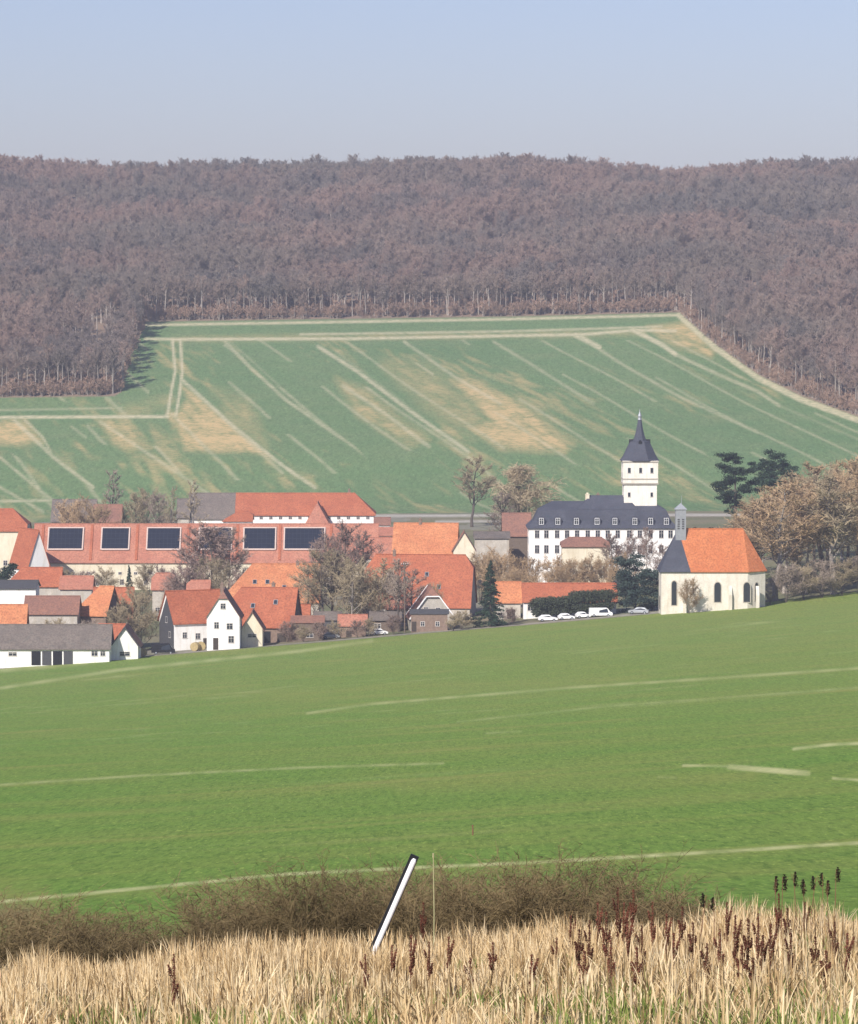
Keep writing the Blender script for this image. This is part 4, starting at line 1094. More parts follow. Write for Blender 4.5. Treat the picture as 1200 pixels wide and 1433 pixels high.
# ------------------------------------------------------------------ trees
def bare_tree(seed, H=12.0, spread=0.42, trunk_frac=0.35, limbs=7, subs=6, twigs=7, tw=0.045, droop=0.0, multi=False, lean=0.0, up=0.7, vert=0.0, bole=0.013):
    """returns trunk mesh builder and crown mesh builder of one leafless tree, base at the origin"""
    rng = random.Random(seed); T, C = MB(), MB()
    R0 = H * bole
    stems = 3 if multi else 1
    for s in range(stems):
        a0 = rng.uniform(0, 6.28)
        off = Vector((math.cos(a0), math.sin(a0), 0)) * (0.05 * H if multi else 0)
        pts = []; rad = []
        top = Vector((rng.gauss(0, 0.03) * H + off.x * 2.5, rng.gauss(0, 0.03) * H + off.y * 2.5, H * 0.86))
        n = 8
        for i in range(n + 1):
            t = i / n
            pts.append(Vector((off.x*0.3 + top.x*t + rng.gauss(0, 0.004)*H*(t > 0), off.y*0.3 + top.y*t + rng.gauss(0, 0.004)*H*(t > 0), top.z*t - (0.3 if i == 0 else 0))))
            rad.append(R0 * (1.25 if i == 0 else 1) * (1 - 0.86*t) / (1.3 if multi else 1))
        T.tube(pts, rad, 7)
        def trunk_at(t):
            f = t * n; i = min(int(f), n - 1); return pts[i].lerp(pts[i+1], f - i)
        for l in range(limbs // stems + 1):
            t0 = trunk_frac + (0.97 - trunk_frac) * (l + rng.random()) / (limbs // stems + 1)
            p = trunk_at(t0 * 0.98); az = l * 2.4 + rng.uniform(-0.5, 0.5)
            reach = H * spread * (1.15 - 0.75 * max(0, (t0 - trunk_frac) / (1 - trunk_frac))) * rng.uniform(0.75, 1.1)
            d = Vector((math.cos(az), math.sin(az), up * rng.uniform(0.6, 1.4))).normalized()
            lp, lr = [p.copy()], [R0 * 0.42 * (1 - 0.55*t0)]
            q = p.copy(); nseg = 4
            for i in range(nseg):
                d = (d + Vector((rng.gauss(0, 0.16), rng.gauss(0, 0.16), rng.gauss(0.10, 0.10) - droop*0.3*i))).normalized()
                q = q + d * reach / nseg; lp.append(q.copy()); lr.append(lr[0] * (1 - 0.8*(i+1)/nseg))
            T.tube(lp, lr, 5, cap=False)
            for b in range(subs):
                f = 0.25 + 0.75 * (b + rng.random()) / subs; ii = min(int(f * nseg), nseg - 1); sp_ = lp[ii].lerp(lp[ii+1], f*nseg - ii)
                dd = (d * 0.6 + Vector((rng.gauss(0, 0.7), rng.gauss(0, 0.7), rng.gauss(0.35, 0.4) - droop))).normalized()
                ln = reach * rng.uniform(0.28, 0.5)
                e1 = sp_ + dd * ln * 0.5; dd2 = (dd + Vector((rng.gauss(0, .2), rng.gauss(0, .2), 0.2 - droop*0.8))).normalized(); e2 = e1 + dd2 * ln * 0.5
                C.sliver(sp_, e1, tw * 1.9, rng); C.sliver(e1, e2, tw * 1.4, rng)
                for k in range(twigs):
                    f2 = rng.random(); s2 = sp_.lerp(e1, f2*2) if f2 < 0.5 else e1.lerp(e2, f2*2 - 1)
                    d3 = (dd2 * 0.5 + Vector((rng.gauss(0, 0.7), rng.gauss(0, 0.7), rng.gauss(0.3, 0.5) + vert - droop*1.6))).normalized()
                    l3 = ln * rng.uniform(0.3, 0.6); e3 = s2 + d3 * l3
                    C.sliver(s2, e3, tw, rng)
                    for k2 in range(3):
                        s4 = s2.lerp(e3, rng.uniform(0.2, 1)); d4 = (d3 + Vector((rng.gauss(0, 0.6), rng.gauss(0, 0.6), rng.gauss(0.15, 0.4) + vert - droop*1.6))).normalized()
                        C.sliver(s4, s4 + d4 * l3 * rng.uniform(0.35, 0.7), tw * 0.75, rng)
    return T, C

def tree_pair(prefix, seed, **kw):
    T, C = bare_tree(seed, **kw)
    return T.mesh(prefix + "_trunk", [M['bark_dark']]), C.mesh(prefix + "_crown", [M['twig_grey']])

BARE = {
    'round': [tree_pair('bare_round', s, limbs=14, subs=10, twigs=10, spread=0.38, trunk_frac=0.22, tw=0.062) for s in (3, 8, 21)],
    'tall': [tree_pair('bare_tall', s, limbs=15, subs=9, twigs=9, spread=0.27, trunk_frac=0.28, up=1.1, tw=0.058) for s in (5, 14, 33)],
    'bush': [tree_pair('bare_bush', s, limbs=18, subs=10, twigs=10, spread=0.55, trunk_frac=0.04, multi=True, tw=0.085) for s in (6, 17)],
    'willow': [tree_pair('bare_willow', s, limbs=22, subs=12, twigs=14, spread=0.36, trunk_frac=0.30, droop=0.42, up=1.5, tw=0.05) for s in (11,)],
    'thin': [tree_pair('bare_thin', s, limbs=10, subs=6, twigs=6, spread=0.22, trunk_frac=0.3, up=1.3, tw=0.06) for s in (2, 19)],
}

def _top(me):
    return max(v.co.z for v in me.vertices)
TOPS = {k: [_top(c) for _, c in v] for k, v in BARE.items()}

def tree(name, label, px, Y, top, kind, twig, bark='bark_dark', var=0, wide=1.0, cat='tree', group=None, rot=0.0):
    """a leafless tree: photograph column, distance, and the row its top reaches"""
    X = at(px, 700, Y).x; g = tz(X, Y)
    H = at(px, top, Y).z - g
    t = thing(name, (X, Y, g - 0.1), rot + var * 1.3, label, cat, group)
    tm, cm = BARE[kind][var % len(BARE[kind])]
    a = place('trunk', tm, t, M[bark]); b = place('crown', cm, t, M[twig])
    s = H / (TOPS[kind][var % len(BARE[kind])] * 0.97)
    t.scale = (s * wide, s * wide, s)
    return t

tree('bare_tree', 'tall thin bare tree against the hillside behind the weathered grey barn', 157, 1105, 658, 'thin', 'twig_grey', var=0, wide=1.3)
tree('bare_tree', 'rust brown bushy tree in front of the weathered grey barn', 138, 1060, 690, 'bush', 'twig_orange', var=1, wide=0.85)
tree('bare_tree', 'loose bare tree behind the long barn left of the pale trunks', 205, 1100, 682, 'round', 'twig_olive', var=1)
tree('birch_tree', 'thin birch with pale trunk left of the narrow grey annex', 237, 1085, 680, 'thin', 'twig_olive', 'bark_pale', 1)
tree('birch_tree', 'pale birch trunk rising over the grey roofed barn', 269, 1080, 672, 'thin', 'twig_olive', 'bark_pale', 0)
tree('bare_tree', 'purple brown bare tree hiding the middle of the solar barn', 286, 935, 732, 'round', 'twig_purple', var=0, wide=1.15)
tree('bare_tree', 'bare tree just right of the purple brown one in front of the solar barn', 318, 940, 738, 'tall', 'twig_grey', 'bark_pale', 1, 1.2)
tree('bare_tree', 'low red brown bare tree behind the black gabled house', 250, 900, 790, 'bush', 'twig_purple', var=0, wide=0.8)
tree('bare_tree', 'bare round tree left of the black boarded gable', 196, 812, 812, 'bush', 'twig_olive', var=1, wide=0.8)
tree('bare_tree', 'large dense purple brown tree at the right end of the solar panels', 480, 915, 728, 'round', 'twig_purple', var=2, wide=1.0)
tree('bare_tree', 'wide olive brown tree in front of the broad orange roof', 452, 842, 762, 'round', 'twig_olive', var=0, wide=1.0)
tree('bare_tree', 'bare tree with pale forked trunk above the small red shed', 492, 832, 778, 'round', 'twig_olive', 'bark_pale', 1, 0.9)
tree('bare_tree', 'bare brown tree with pale stem in front of the wide farmhouse', 528, 838, 782, 'tall', 'twig_olive', 'bark_pale', 2, 1.5)
tree('bare_tree', 'dark upright bare tree left of the half timbered house', 558, 826, 782, 'tall', 'twig_grey', 'bark_dark', 0, 1.1)
tree('bare_tree', 'faint slender bare tree on the road behind the beige building', 660, 1160, 638, 'tall', 'twig_olive', 'bark_dark', 1, 1.5)
tree('willow_tree', 'hanging bare willow left of the slate roofed manor', 732, 1060, 646, 'willow', 'twig_olive', 'bark_dark', 0, 1.35)
tree('bare_tree', 'slender bare tree before the right part of the manor front', 880, 925, 742, 'tall', 'twig_purple', 'bark_pale', 2, 0.9)
tree('bare_tree', 'second slender bare tree before the manor beside the church', 905, 922, 738, 'tall', 'twig_purple', 'bark_pale', 0, 0.9)
for i, (px, Y, top, lab) in enumerate([
        (672, 905, 768, 'orange brown bush behind the pointed spruce'), (706, 900, 762, 'tall orange brown bush right of the spruce top'),
        (738, 895, 776, 'orange brown bush below the left corner of the manor'), (770, 893, 772, 'orange brown bush under the manor ground floor windows'),
        (803, 890, 778, 'orange brown bush below the lodge door'), (832, 892, 772, 'orange brown bush under the right end of the lodge')]):
    tree('bare_shrub', lab, px, Y, top, 'bush', 'twig_orange', var=i, cat='bush', group='rust brown bushes below the manor')
tree('bare_shrub', 'thorny orange shrub growing against the church wall', 964, 824, 806, 'bush', 'twig_orange', var=0, wide=0.7, cat='shrub')
tree('bare_shrub', 'low bare shrub at the right corner of the church', 1078, 838, 822, 'bush', 'twig_grey', var=1, cat='shrub')
tree('bare_shrub', 'grey green low bush right of the brown brick outhouse', 645, 822, 852, 'bush', 'twig_olive', var=0, wide=1.3, cat='shrub')
for (px, Y, top, k, tw_, wd, lab) in [
        (301, 930, 734, 'tall', 'twig_purple', 1.9, 'wide bare tree veiling the fourth solar panel'), (262, 905, 782, 'bush', 'twig_purple', 1.0, 'brown bush behind the ridge of the black gabled house'), (300, 908, 776, 'bush', 'twig_olive', 0.9, 'olive bush between the long barn and the tall white house'),
        (334, 905, 792, 'bush', 'twig_purple', 0.8, 'low purple brown bush at the left corner of the broad orange roof'), (432, 850, 786, 'round', 'twig_olive', 1.1, 'left bare tree of the three veiling the broad orange roof'),
        (462, 846, 770, 'tall', 'twig_grey', 1.7, 'middle bare tree of the three veiling the broad orange roof'), (506, 848, 786, 'round', 'twig_olive', 1.1, 'right bare tree of the three veiling the broad orange roof'),
        (516, 836, 806, 'bush', 'twig_olive', 0.9, 'twiggy bush above the white parked car'), (544, 840, 798, 'round', 'twig_grey', 1.0, 'bare tree above the black boarded shed'),
        (574, 846, 796, 'tall', 'twig_purple', 1.5, 'bare tree rising before the left part of the farmhouse roof'), (455, 930, 742, 'round', 'twig_purple', 0.9, 'purple bare tree in front of the rightmost solar panels'),
        (505, 925, 745, 'tall', 'twig_purple', 1.6, 'purple bare tree at the right end of the long barn'), (705, 1010, 690, 'tall', 'twig_grey', 1.2, 'bare tree with dark stem beside the willow'),
        (858, 920, 748, 'tall', 'twig_purple', 1.3, 'slender bare tree at the right corner of the lodge'), (928, 900, 762, 'tall', 'twig_purple', 1.3, 'bare tree between the manor and the slate end of the church'),
        (105, 1065, 694, 'bush', 'twig_orange', 0.8, 'rust brown bush left of the bigger one before the grey barn'), (190, 1095, 688, 'round', 'twig_olive', 1.0, 'thin olive tree behind the long barn beside the brown roofed barn'),
        (222, 1092, 686, 'round', 'twig_grey', 1.0, 'thin bare tree left of the two birches behind the barn'), (72, 792, 862, 'bush', 'twig_olive', 1.0, 'garden bush behind the grey outbuilding roof at the left'),
        (122, 795, 864, 'bush', 'twig_grey', 0.9, 'garden bush behind the right end of the grey outbuilding roof'), (168, 806, 846, 'bush', 'twig_olive', 0.9, 'brown bush at the foot of the bare round tree'),
        (226, 950, 786, 'bush', 'twig_purple', 0.8, 'brown bush before the cream barn wall right of the small conifer'), (605, 846, 812, 'bush', 'twig_olive', 0.7, 'olive bush behind the half timbered gable'),
        (690, 905, 775, 'bush', 'twig_olive', 0.8, 'olive bush squeezed between two orange brown bushes'), (722, 880, 792, 'bush', 'twig_orange', 0.8, 'low rust bush behind the small orange shed'),
        (785, 880, 790, 'bush', 'twig_orange', 0.9, 'front rust bush above the long low orange roof'), (845, 900, 780, 'bush', 'twig_orange', 0.8, 'rust bush left of the big evergreen'),
        (388, 880, 796, 'thin', 'twig_olive', 1.5, 'thin bare tree before the middle of the broad orange roof'), (640, 880, 786, 'thin', 'twig_olive', 1.4, 'thin bare tree behind the right corner of the farmhouse')]:
    tree('bare_tree' if k != 'bush' else 'bare_shrub', lab, px, Y, top, k, tw_, var=int(px) % 3, wide=wd, cat='tree' if k != 'bush' else 'bush', rot=px*0.7)
for i, (px, Y, top, tw_, lab) in enumerate([(402, 812, 866, 'twig_purple', 'low bush at the right corner of the sloping orange barn'), (424, 806, 872, 'twig_olive', 'low olive bush before the dark brown roofed shed'),
        (447, 808, 868, 'twig_purple', 'low bush at the right corner of the dark brown roofed shed'), (470, 811, 866, 'twig_olive', 'low bush beside the silver car under the bare trees'),
        (500, 813, 866, 'twig_purple', 'low bush in front of the little red roofed shed'), (516, 816, 862, 'twig_olive', 'low bush left of the white parked car'),
        (550, 816, 858, 'twig_purple', 'low bush right of the white parked car'), (634, 816, 856, 'twig_olive', 'low bush at the right wall of the brown brick outhouse'),
        (712, 826, 848, 'twig_purple', 'low bush at the foot of the small orange shed'), (90, 975, 790, 'twig_olive', 'bush before the left part of the cream barn wall'),
        (120, 972, 796, 'twig_purple', 'bush before the cream barn wall left of the small conifer'), (150, 978, 790, 'twig_olive', 'bush directly left of the small conifer'),
        (208, 978, 786, 'twig_olive', 'bush directly right of the small conifer'), (872, 905, 770, 'twig_orange', 'tan bush above the top of the big evergreen')]):
    tree('bare_shrub', lab, px, Y, top, 'bush', tw_, var=i, wide=1.1, cat='bush', rot=i*1.1)
grove = [(1052, 872, 702, 'tall', 'leftmost tree of the brown grove, right beside the church'), (1085, 850, 674, 'tall', 'grove tree with a pale straight trunk near the church'),
         (1108, 900, 660, 'round', 'broad grove tree under the right dark pine'), (1128, 862, 672, 'round', 'russet grove tree in the middle of the front row'),
         (1150, 915, 648, 'tall', 'high grove tree behind the middle of the brown grove'), (1166, 856, 664, 'tall', 'grove tree with pale trunk near the right picture edge'),
         (1186, 905, 634, 'round', 'highest grove tree toward the right picture edge'), (1204, 862, 652, 'round', 'grove tree cut by the right picture edge'),
         (1228, 900, 628, 'round', 'grove tree whose twigs enter from outside the right edge'), (1068, 915, 690, 'round', 'grove tree just below the two dark pines'),
         (1140, 945, 668, 'round', 'grove tree in the back row beside the highest ones'),
         (1058, 888, 694, 'round', 'thick grove tree closing the left end of the brown grove'), (1092, 925, 678, 'round', 'thick grove tree right under the dark pines'), (1118, 880, 672, 'tall', 'narrow grove tree between the two thick front ones'),
         (1160, 885, 650, 'round', 'wide grove tree in the second row toward the right'), (1178, 940, 650, 'round', 'rear grove tree among the highest crowns'), (1196, 880, 655, 'tall', 'narrow high grove tree beside the right picture edge'), (1098, 868, 705, 'tall', 'slender grove tree behind the pale trunk')]
for i, (px, Y, top, k, lab) in enumerate(grove):
    tree('bare_tree', lab, px, Y, top, k, 'twig_orange' if i % 3 != 2 else 'twig_olive', 'bark_pale' if i % 2 else 'bark_dark', i, 1.1 if k == 'round' else 1.8, group='trees of the brown grove right of the church')
for i, (px, Y) in enumerate(((1100, 842), (1125, 846), (1150, 848), (1178, 850), (1205, 852))):
    tree('bare_shrub', ['low brown undergrowth bush at the left foot of the grove', 'low brown bush below the russet grove tree', 'low brown bush at the field edge midway along the grove',
                        'low brown bush left of the pale trunk at the right', 'low brown bush at the right picture edge by the field'][i], px, Y, 786 - 3*i, 'bush', 'twig_olive' if i % 2 else 'twig_grey', var=i, wide=1.1, cat='bush')

def leaf(mb, c, s, rng, flat=0.5):
    n = Vector((rng.gauss(0, 1), rng.gauss(0, 1), rng.gauss(0, 1) + flat)).normalized()
    a = n.orthogonal().normalized(); a.rotate(Matrix.Rotation(rng.uniform(0, 6.28), 3, n)); b = n.cross(a)
    c = Vector(c)
    mb.add([c - a*s, c - b*s*0.45, c + a*s, c + b*s*0.45], [(0, 1, 2, 3)])

def spruce(name, label, px, Y, top, wpx, mat, seed, dens=1.0, taper=1.0, cat='conifer'):
    rng = random.Random(seed); X = at(px, 700, Y).x; g = tz(X, Y); H = at(px, top, Y).z - g; Rw = wpx/2*Y/F
    t = thing(name, (X, Y, g - 0.1), 0, label, cat)
    tr = MB(); tr.tube([(0, 0, 0), (0.05, 0, H*0.5), (0, 0, H*0.97)], [H*0.02, H*0.012, 0.02], 7); tr.build('trunk', M['bark_dark'], t)
    mb = MB(); nb = int(150 * dens)
    for i in range(nb):
        f = (i + rng.random()) / nb; z = H * (0.05 + 0.93 * f); az = rng.uniform(0, 6.28)
        r = Rw * (1 - f) ** taper * rng.uniform(0.72, 1.12) + 0.12
        tip = Vector((math.cos(az)*r, math.sin(az)*r, z - r*0.28 + 0.1)); base = Vector((0, 0, z))
        mb.sliver(base, tip, 0.06, rng)
        for k in range(int(14 + r * 22)):
            q = base.lerp(tip, rng.uniform(0.15, 1.0) ** 0.7); sd = 0.22 * r * rng.gauss(0, 1) * 0.5 + 0.02
            q = q + Vector((-math.sin(az)*sd, math.cos(az)*sd, rng.gauss(-0.08, 0.10)))
            leaf(mb, q, rng.uniform(0.12, 0.26), rng)
    mb.build('crown', M[mat], t)
    return t
spruce('spruce_tree', 'dark pointed spruce standing at the field edge before the farmhouse', 686, 826, 782, 46, 'needle', 4, taper=0.75)
spruce('spruce_tree', 'small dark conifer against the cream wall of the long barn', 180, 985, 790, 15, 'needle', 9, 0.6)

def clumps(name, label, px, Y, base_py_h, blobs, mat, seed, trunk=True, cat='conifer', leafs=0.3, n=240, kind=None, ragged=False):
    """evergreen from leaf clumps: blobs as (px, py, radius in px, depth offset m)"""
    rng = random.Random(seed); X = at(px, 700, Y).x; g = tz(X, Y)
    t = thing(name, (X, Y, g - 0.1), 0, label, cat)
    mb = MB(); tr = MB()
    topz = max(at(b[0], b[1], Y).z for b in blobs) - g
    if trunk:
        tr.tube([(0, 0, 0), (0.1, 0, topz*0.5), (0, 0.1, topz*0.92)], [topz*0.022, topz*0.016, 0.05], 7)
    for (bx_, by_, br, dy) in blobs:
        c = at(bx_, by_, Y); c = Vector((c.x - X, dy, c.z - g)); r = br * Y / F * (1.15 if ragged else 1)
        if trunk: tr.tube([(0, 0, max(0.5, c.z - r*0.8)), tuple(c * 0.6 + Vector((0, 0, c.z*0.36))), tuple(c)], [0.12, 0.09, 0.04], 5, cap=False)
        if ragged:
            for _s in range(5):
                oc = c + Vector((rng.gauss(0, .62), rng.gauss(0, .62), rng.gauss(0, .60))) * r
                for _ in range(int(n * 0.34 * r)):
                    leaf(mb, oc + Vector((rng.gauss(0, .34) * r, rng.gauss(0, .34) * r, rng.gauss(0, .14) * r - 0.1)), leafs * rng.uniform(0.5, 1.2), rng, 1.2)
            continue
        m = int(n * max(0.6, r) ** 1.6)
        for _ in range(m):
            d = Vector((rng.gauss(0, 1), rng.gauss(0, 1), rng.gauss(0, 1))).normalized() * r * (rng.random() ** 0.45) * rng.uniform(0.85, 1.12)
            d.z *= 0.75
            leaf(mb, c + d, leafs * rng.uniform(0.6, 1.3), rng, 0.8)
    if trunk: tr.build('trunk', M['bark_dark'], t)
    mb.build('crown' if trunk else 'leaves', M[mat], t)
    return t
clumps('pine_tree', 'dark ragged pine on the left of the pair beside the church', 1028, 955, 0,
       [(1026, 640, 9, 0), (1018, 652, 9, 1), (1034, 655, 9, -1), (1026, 668, 11, 0), (1012, 678, 10, 1), (1036, 680, 10, -1), (1008, 690, 8, 0), (1024, 692, 9, 1), (1022, 706, 7, 0), (1034, 704, 6, -1)], 'needle', 5, n=480, ragged=True)
clumps('pine_tree', 'dark broad pine on the right of the pair above the grove', 1083, 965, 0,
       [(1086, 636, 10, 0), (1076, 646, 10, 1), (1096, 650, 9, -1), (1062, 660, 9, 1), (1080, 662, 12, 0), (1100, 664, 9, 1), (1068, 678, 11, 0), (1090, 678, 11, -1), (1108, 662, 5, 0), (1056, 672, 8, 0), (1056, 648, 6, 1), (1078, 694, 10, 0)], 'needle', 7, n=480, ragged=True)
clumps('evergreen_tree', 'big grey green evergreen in front of the manor left of the church', 889, 846, 0,
       [(889, 790, 11, 0), (878, 798, 11, 1), (902, 798, 11, -1), (872, 812, 13, 0), (892, 810, 14, -2), (910, 814, 12, 0), (870, 828, 13, 0), (890, 828, 15, -2), (908, 830, 14, -1), (880, 842, 12, -1), (900, 843, 13, -1)], 'needle_blue', 13, n=420, ragged=True)
clumps('dark_shrub', 'dark round evergreen shrub at the left edge below the cream wall', 12, 905, 0, [(10, 800, 12, 0), (18, 792, 7, 0), (4, 808, 10, 0)], 'needle', 15, trunk=False, cat='shrub')
clumps('dark_shrub', 'dark low shrub at the left foot of the spruce', 662, 824, 0, [(652, 868, 8, 0), (664, 868, 8, 0), (672, 872, 6, 0)], 'hedge_leaf', 16, trunk=False, cat='shrub')
clumps('trimmed_hedge', 'long dark trimmed hedge above the white parked cars', 800, 841, 0,
       [(752 + 9*i, 844 - (6 if i > 5 else 0) - i*0.5, 12, random.Random(i).uniform(-1, 1)) for i in range(12)] + [(752 + 9*i, 856 - i*0.9, 9, -0.5) for i in range(12)], 'hedge_leaf', 17, trunk=False, cat='hedge', n=520, leafs=0.24)

clumps('yard_hedge', 'dark hedge behind the church ridge below the left dark pine', 1000, 925, 0,
       [(972 + 8*i, 742 + (i % 3), 6, (i % 2)) for i in range(10)], 'hedge_leaf', 23, trunk=False, cat='hedge', n=300)
# ------------------------------------------------------------------ the forest on the hill
STOCK = bpy.data.collections.new("forest_stock")   # never linked to the scene: only the forest draws from it
def stock(name, me):
    o = bpy.data.objects.new(name, me); STOCK.objects.link(o); return o
def forest_tree_mesh(seed, H, spread, tf, tw, limbs=9, subs=6, twigs=6, twig='twig_forest', multi=False, bark='bark_pale', up=1.0, vert=0.5):
    T, C = bare_tree(seed, H=H, spread=spread, trunk_frac=tf, limbs=limbs, subs=subs, twigs=twigs, tw=tw, multi=multi, up=up, vert=vert, bole=0.017)
    mb = MB(); mb.add(T.v, T.f, 0); mb.add(C.v, C.f, 1)
    return mb.mesh("forest_tree_mesh", [M[bark], M[twig]])
for i, (H, s, tf) in enumerate(((20, 0.30, 0.42), (24, 0.25, 0.50), (17, 0.33, 0.34), (22, 0.28, 0.45), (21, 0.26, 0.40))):
    stock("a_forest_tree_%d" % i, forest_tree_mesh(40 + i, H, s, tf, 0.095, limbs=14, subs=10, twigs=10, bark='bark_pale' if i in (0, 1, 3) else 'bark_mid'))
for i in range(2):
    stock("b_forest_brush_%d" % i, forest_tree_mesh(60 + i, 5.0, 0.55, 0.05, 0.09, 9, 6, 6, 'twig_russet', True))
NTREE, NBR = 5, 2

rs = np.random.RandomState(7)
def in_forest(X, Y):
    Z = terrain_z(X, Y); px, py = proj(X, Y, Z)
    return px, py, py < bound(px) - 3
pts = []
# jittered grid of trees
cell = 7.0
gx, gy = np.meshgrid(np.arange(-420, 420, cell), np.arange(1330, 2440, cell))
X = gx.ravel() + rs.uniform(-.45, .45, gx.size) * cell; Y = gy.ravel() + rs.uniform(-.45, .45, gx.size) * cell
px, py, ok = in_forest(X, Y)
ok &= (px > -260) & (px < 1460)
X, Y = X[ok], Y[ok]
def vnoise(u, v, sd):
    t = np.random.RandomState(sd).rand(256, 256); i = np.floor(u).astype(int); j = np.floor(v).astype(int); f = u - i; g = v - j
    f = f*f*(3-2*f); g = g*g*(3-2*g)
    return (t[i%256, j%256]*(1-f) + t[(i+1)%256, j%256]*f)*(1-g) + (t[i%256, (j+1)%256]*(1-f) + t[(i+1)%256, (j+1)%256]*f)*g
stand = vnoise(X / 48 + 50, Y / 70 + 50, 11); gap = vnoise(X / 17 + 80, Y / 22 + 80, 12)
keep = rs.rand(len(X)) > np.clip((0.34 - gap) * 3.0, 0, 0.75)
X, Y, stand = X[keep], Y[keep], stand[keep]
stand = stand + (0.62 - stand) * 0.75 * np.clip((Y - 2100) / 120, 0, 1)   # even canopy on the ridge
V_ = np.stack([X, Y, terrain_z(X, Y) - 0.3], 1)
idx_ = rs.randint(0, NTREE, len(V_)); sc_ = (0.62 + 0.48 * stand) * rs.uniform(0.82, 1.16, len(V_)) * np.where(rs.rand(len(V_)) < 0.03, 1.1, 1.0)
# tall crowns here and there along the crest
# russet brush along the lower edges
bpx = rs.uniform(-60, 1260, 1300); bv = []
for p in bpx:
    g_ = ground_at(p, float(bound(p)) - 1.0 - abs(rs.normal(0, 7)), 1240, 1900)
    bv.append((g_.x, g_.y, g_.z - 0.2))
bv = np.array(bv)
V_ = np.vstack([V_, bv]); idx_ = np.concatenate([idx_, NTREE + rs.randint(0, NBR, len(bv))]); sc_ = np.concatenate([sc_, rs.uniform(0.4, 1.55, len(bv))])
me = bpy.data.meshes.new("forest")
me.vertices.add(len(V_)); me.vertices.foreach_set("co", V_.astype(np.float32).ravel())
for nm, arr, ty in (("pick", idx_, 'INT'), ("size", sc_, 'FLOAT'), ("turn", rs.uniform(0, 6.28, len(V_)), 'FLOAT')):
    a = me.attributes.new(nm, ty, 'POINT'); a.data.foreach_set("value", arr.astype(np.int32 if ty == 'INT' else np.float32))
forest = bpy.data.objects.new("forest", me); COL.objects.link(forest)
tag(forest, 'leafless grey brown beech forest covering the hill behind the fields', 'forest', kind='stuff')
ng = bpy.data.node_groups.new("forest_nodes", 'GeometryNodeTree')
ng.interface.new_socket("Geometry", in_out='INPUT', socket_type='NodeSocketGeometry')
ng.interface.new_socket("Geometry", in_out='OUTPUT', socket_type='NodeSocketGeometry')
gi, go = ng.nodes.new("NodeGroupInput"), ng.nodes.new("NodeGroupOutput")
ci = ng.nodes.new("GeometryNodeCollectionInfo"); ci.inputs["Collection"].default_value = STOCK
ci.inputs["Separate Children"].default_value = True; ci.inputs["Reset Children"].default_value = True
ip = ng.nodes.new("GeometryNodeInstanceOnPoints"); ip.inputs["Pick Instance"].default_value = True
m2p = ng.nodes.new("GeometryNodeMeshToPoints")
def nattr(n, ty):
    a = ng.nodes.new("GeometryNodeInputNamedAttribute"); a.data_type = ty; a.inputs[0].default_value = n; return a.outputs[0]
cmb = ng.nodes.new("ShaderNodeCombineXYZ")
lk = ng.links.new
lk(gi.outputs[0], m2p.inputs[0]); lk(m2p.outputs[0], ip.inputs["Points"]); lk(ci.outputs[0], ip.inputs["Instance"])
lk(nattr("pick", 'INT'), ip.inputs["Instance Index"]); lk(nattr("turn", 'FLOAT'), cmb.inputs[2]); lk(cmb.outputs[0], ip.inputs["Rotation"])
lk(nattr("size", 'FLOAT'), ip.inputs["Scale"]); lk(ip.outputs[0], go.inputs[0])
md = forest.modifiers.new("trees", 'NODES'); md.node_group = ng

# individual trees of the forest edge, each with its trunk and crown
EDGE_TREES = [tree_pair('edge_tree', 80 + i, H=22.0, spread=0.22, trunk_frac=0.55, limbs=10, subs=9, twigs=10, tw=0.09, up=1.0, vert=0.5, bole=0.016) for i in range(4)]
rng = random.Random(12); k = 0; px = -14.0
while px < 1215:
    g_ = ground_at(px, float(bound(px)) - 4.0, 1240, 1900)
    if px < 170: lab, grp = 'bare tree along the lower front edge of the left forest block', 'front trees of the left forest block'
    elif px < 205: lab, grp = 'bare tree on the right flank of the left forest block beside the field corner', 'flank trees of the left forest block'
    elif px < 952: lab, grp = 'bare pale trunked tree in the straight forest edge above the hill field', 'trees of the straight forest edge above the hill field'
    else: lab, grp = 'bare brown tree along the slanting forest edge at the right of the hill field', 'trees of the slanting right forest edge'
    t = thing('forest_edge_tree', (g_.x, g_.y, g_.z - 0.3), rng.uniform(0, 6.28), lab, 'tree', grp)
    tm, cm = EDGE_TREES[k % 4]
    place('trunk', tm, t, M['bark_pale'] if rng.random() < 0.7 else M['bark_mid'])
    place('crown', cm, t, M['twig_forest'] if rng.random() < 0.8 else M['twig_purple'])
    s = rng.uniform(0.75, 1.08); t.scale = (s, s, s)
    k += 1; px += rng.uniform(6, 13) * (0.5 if 165 < px < 205 else 1)

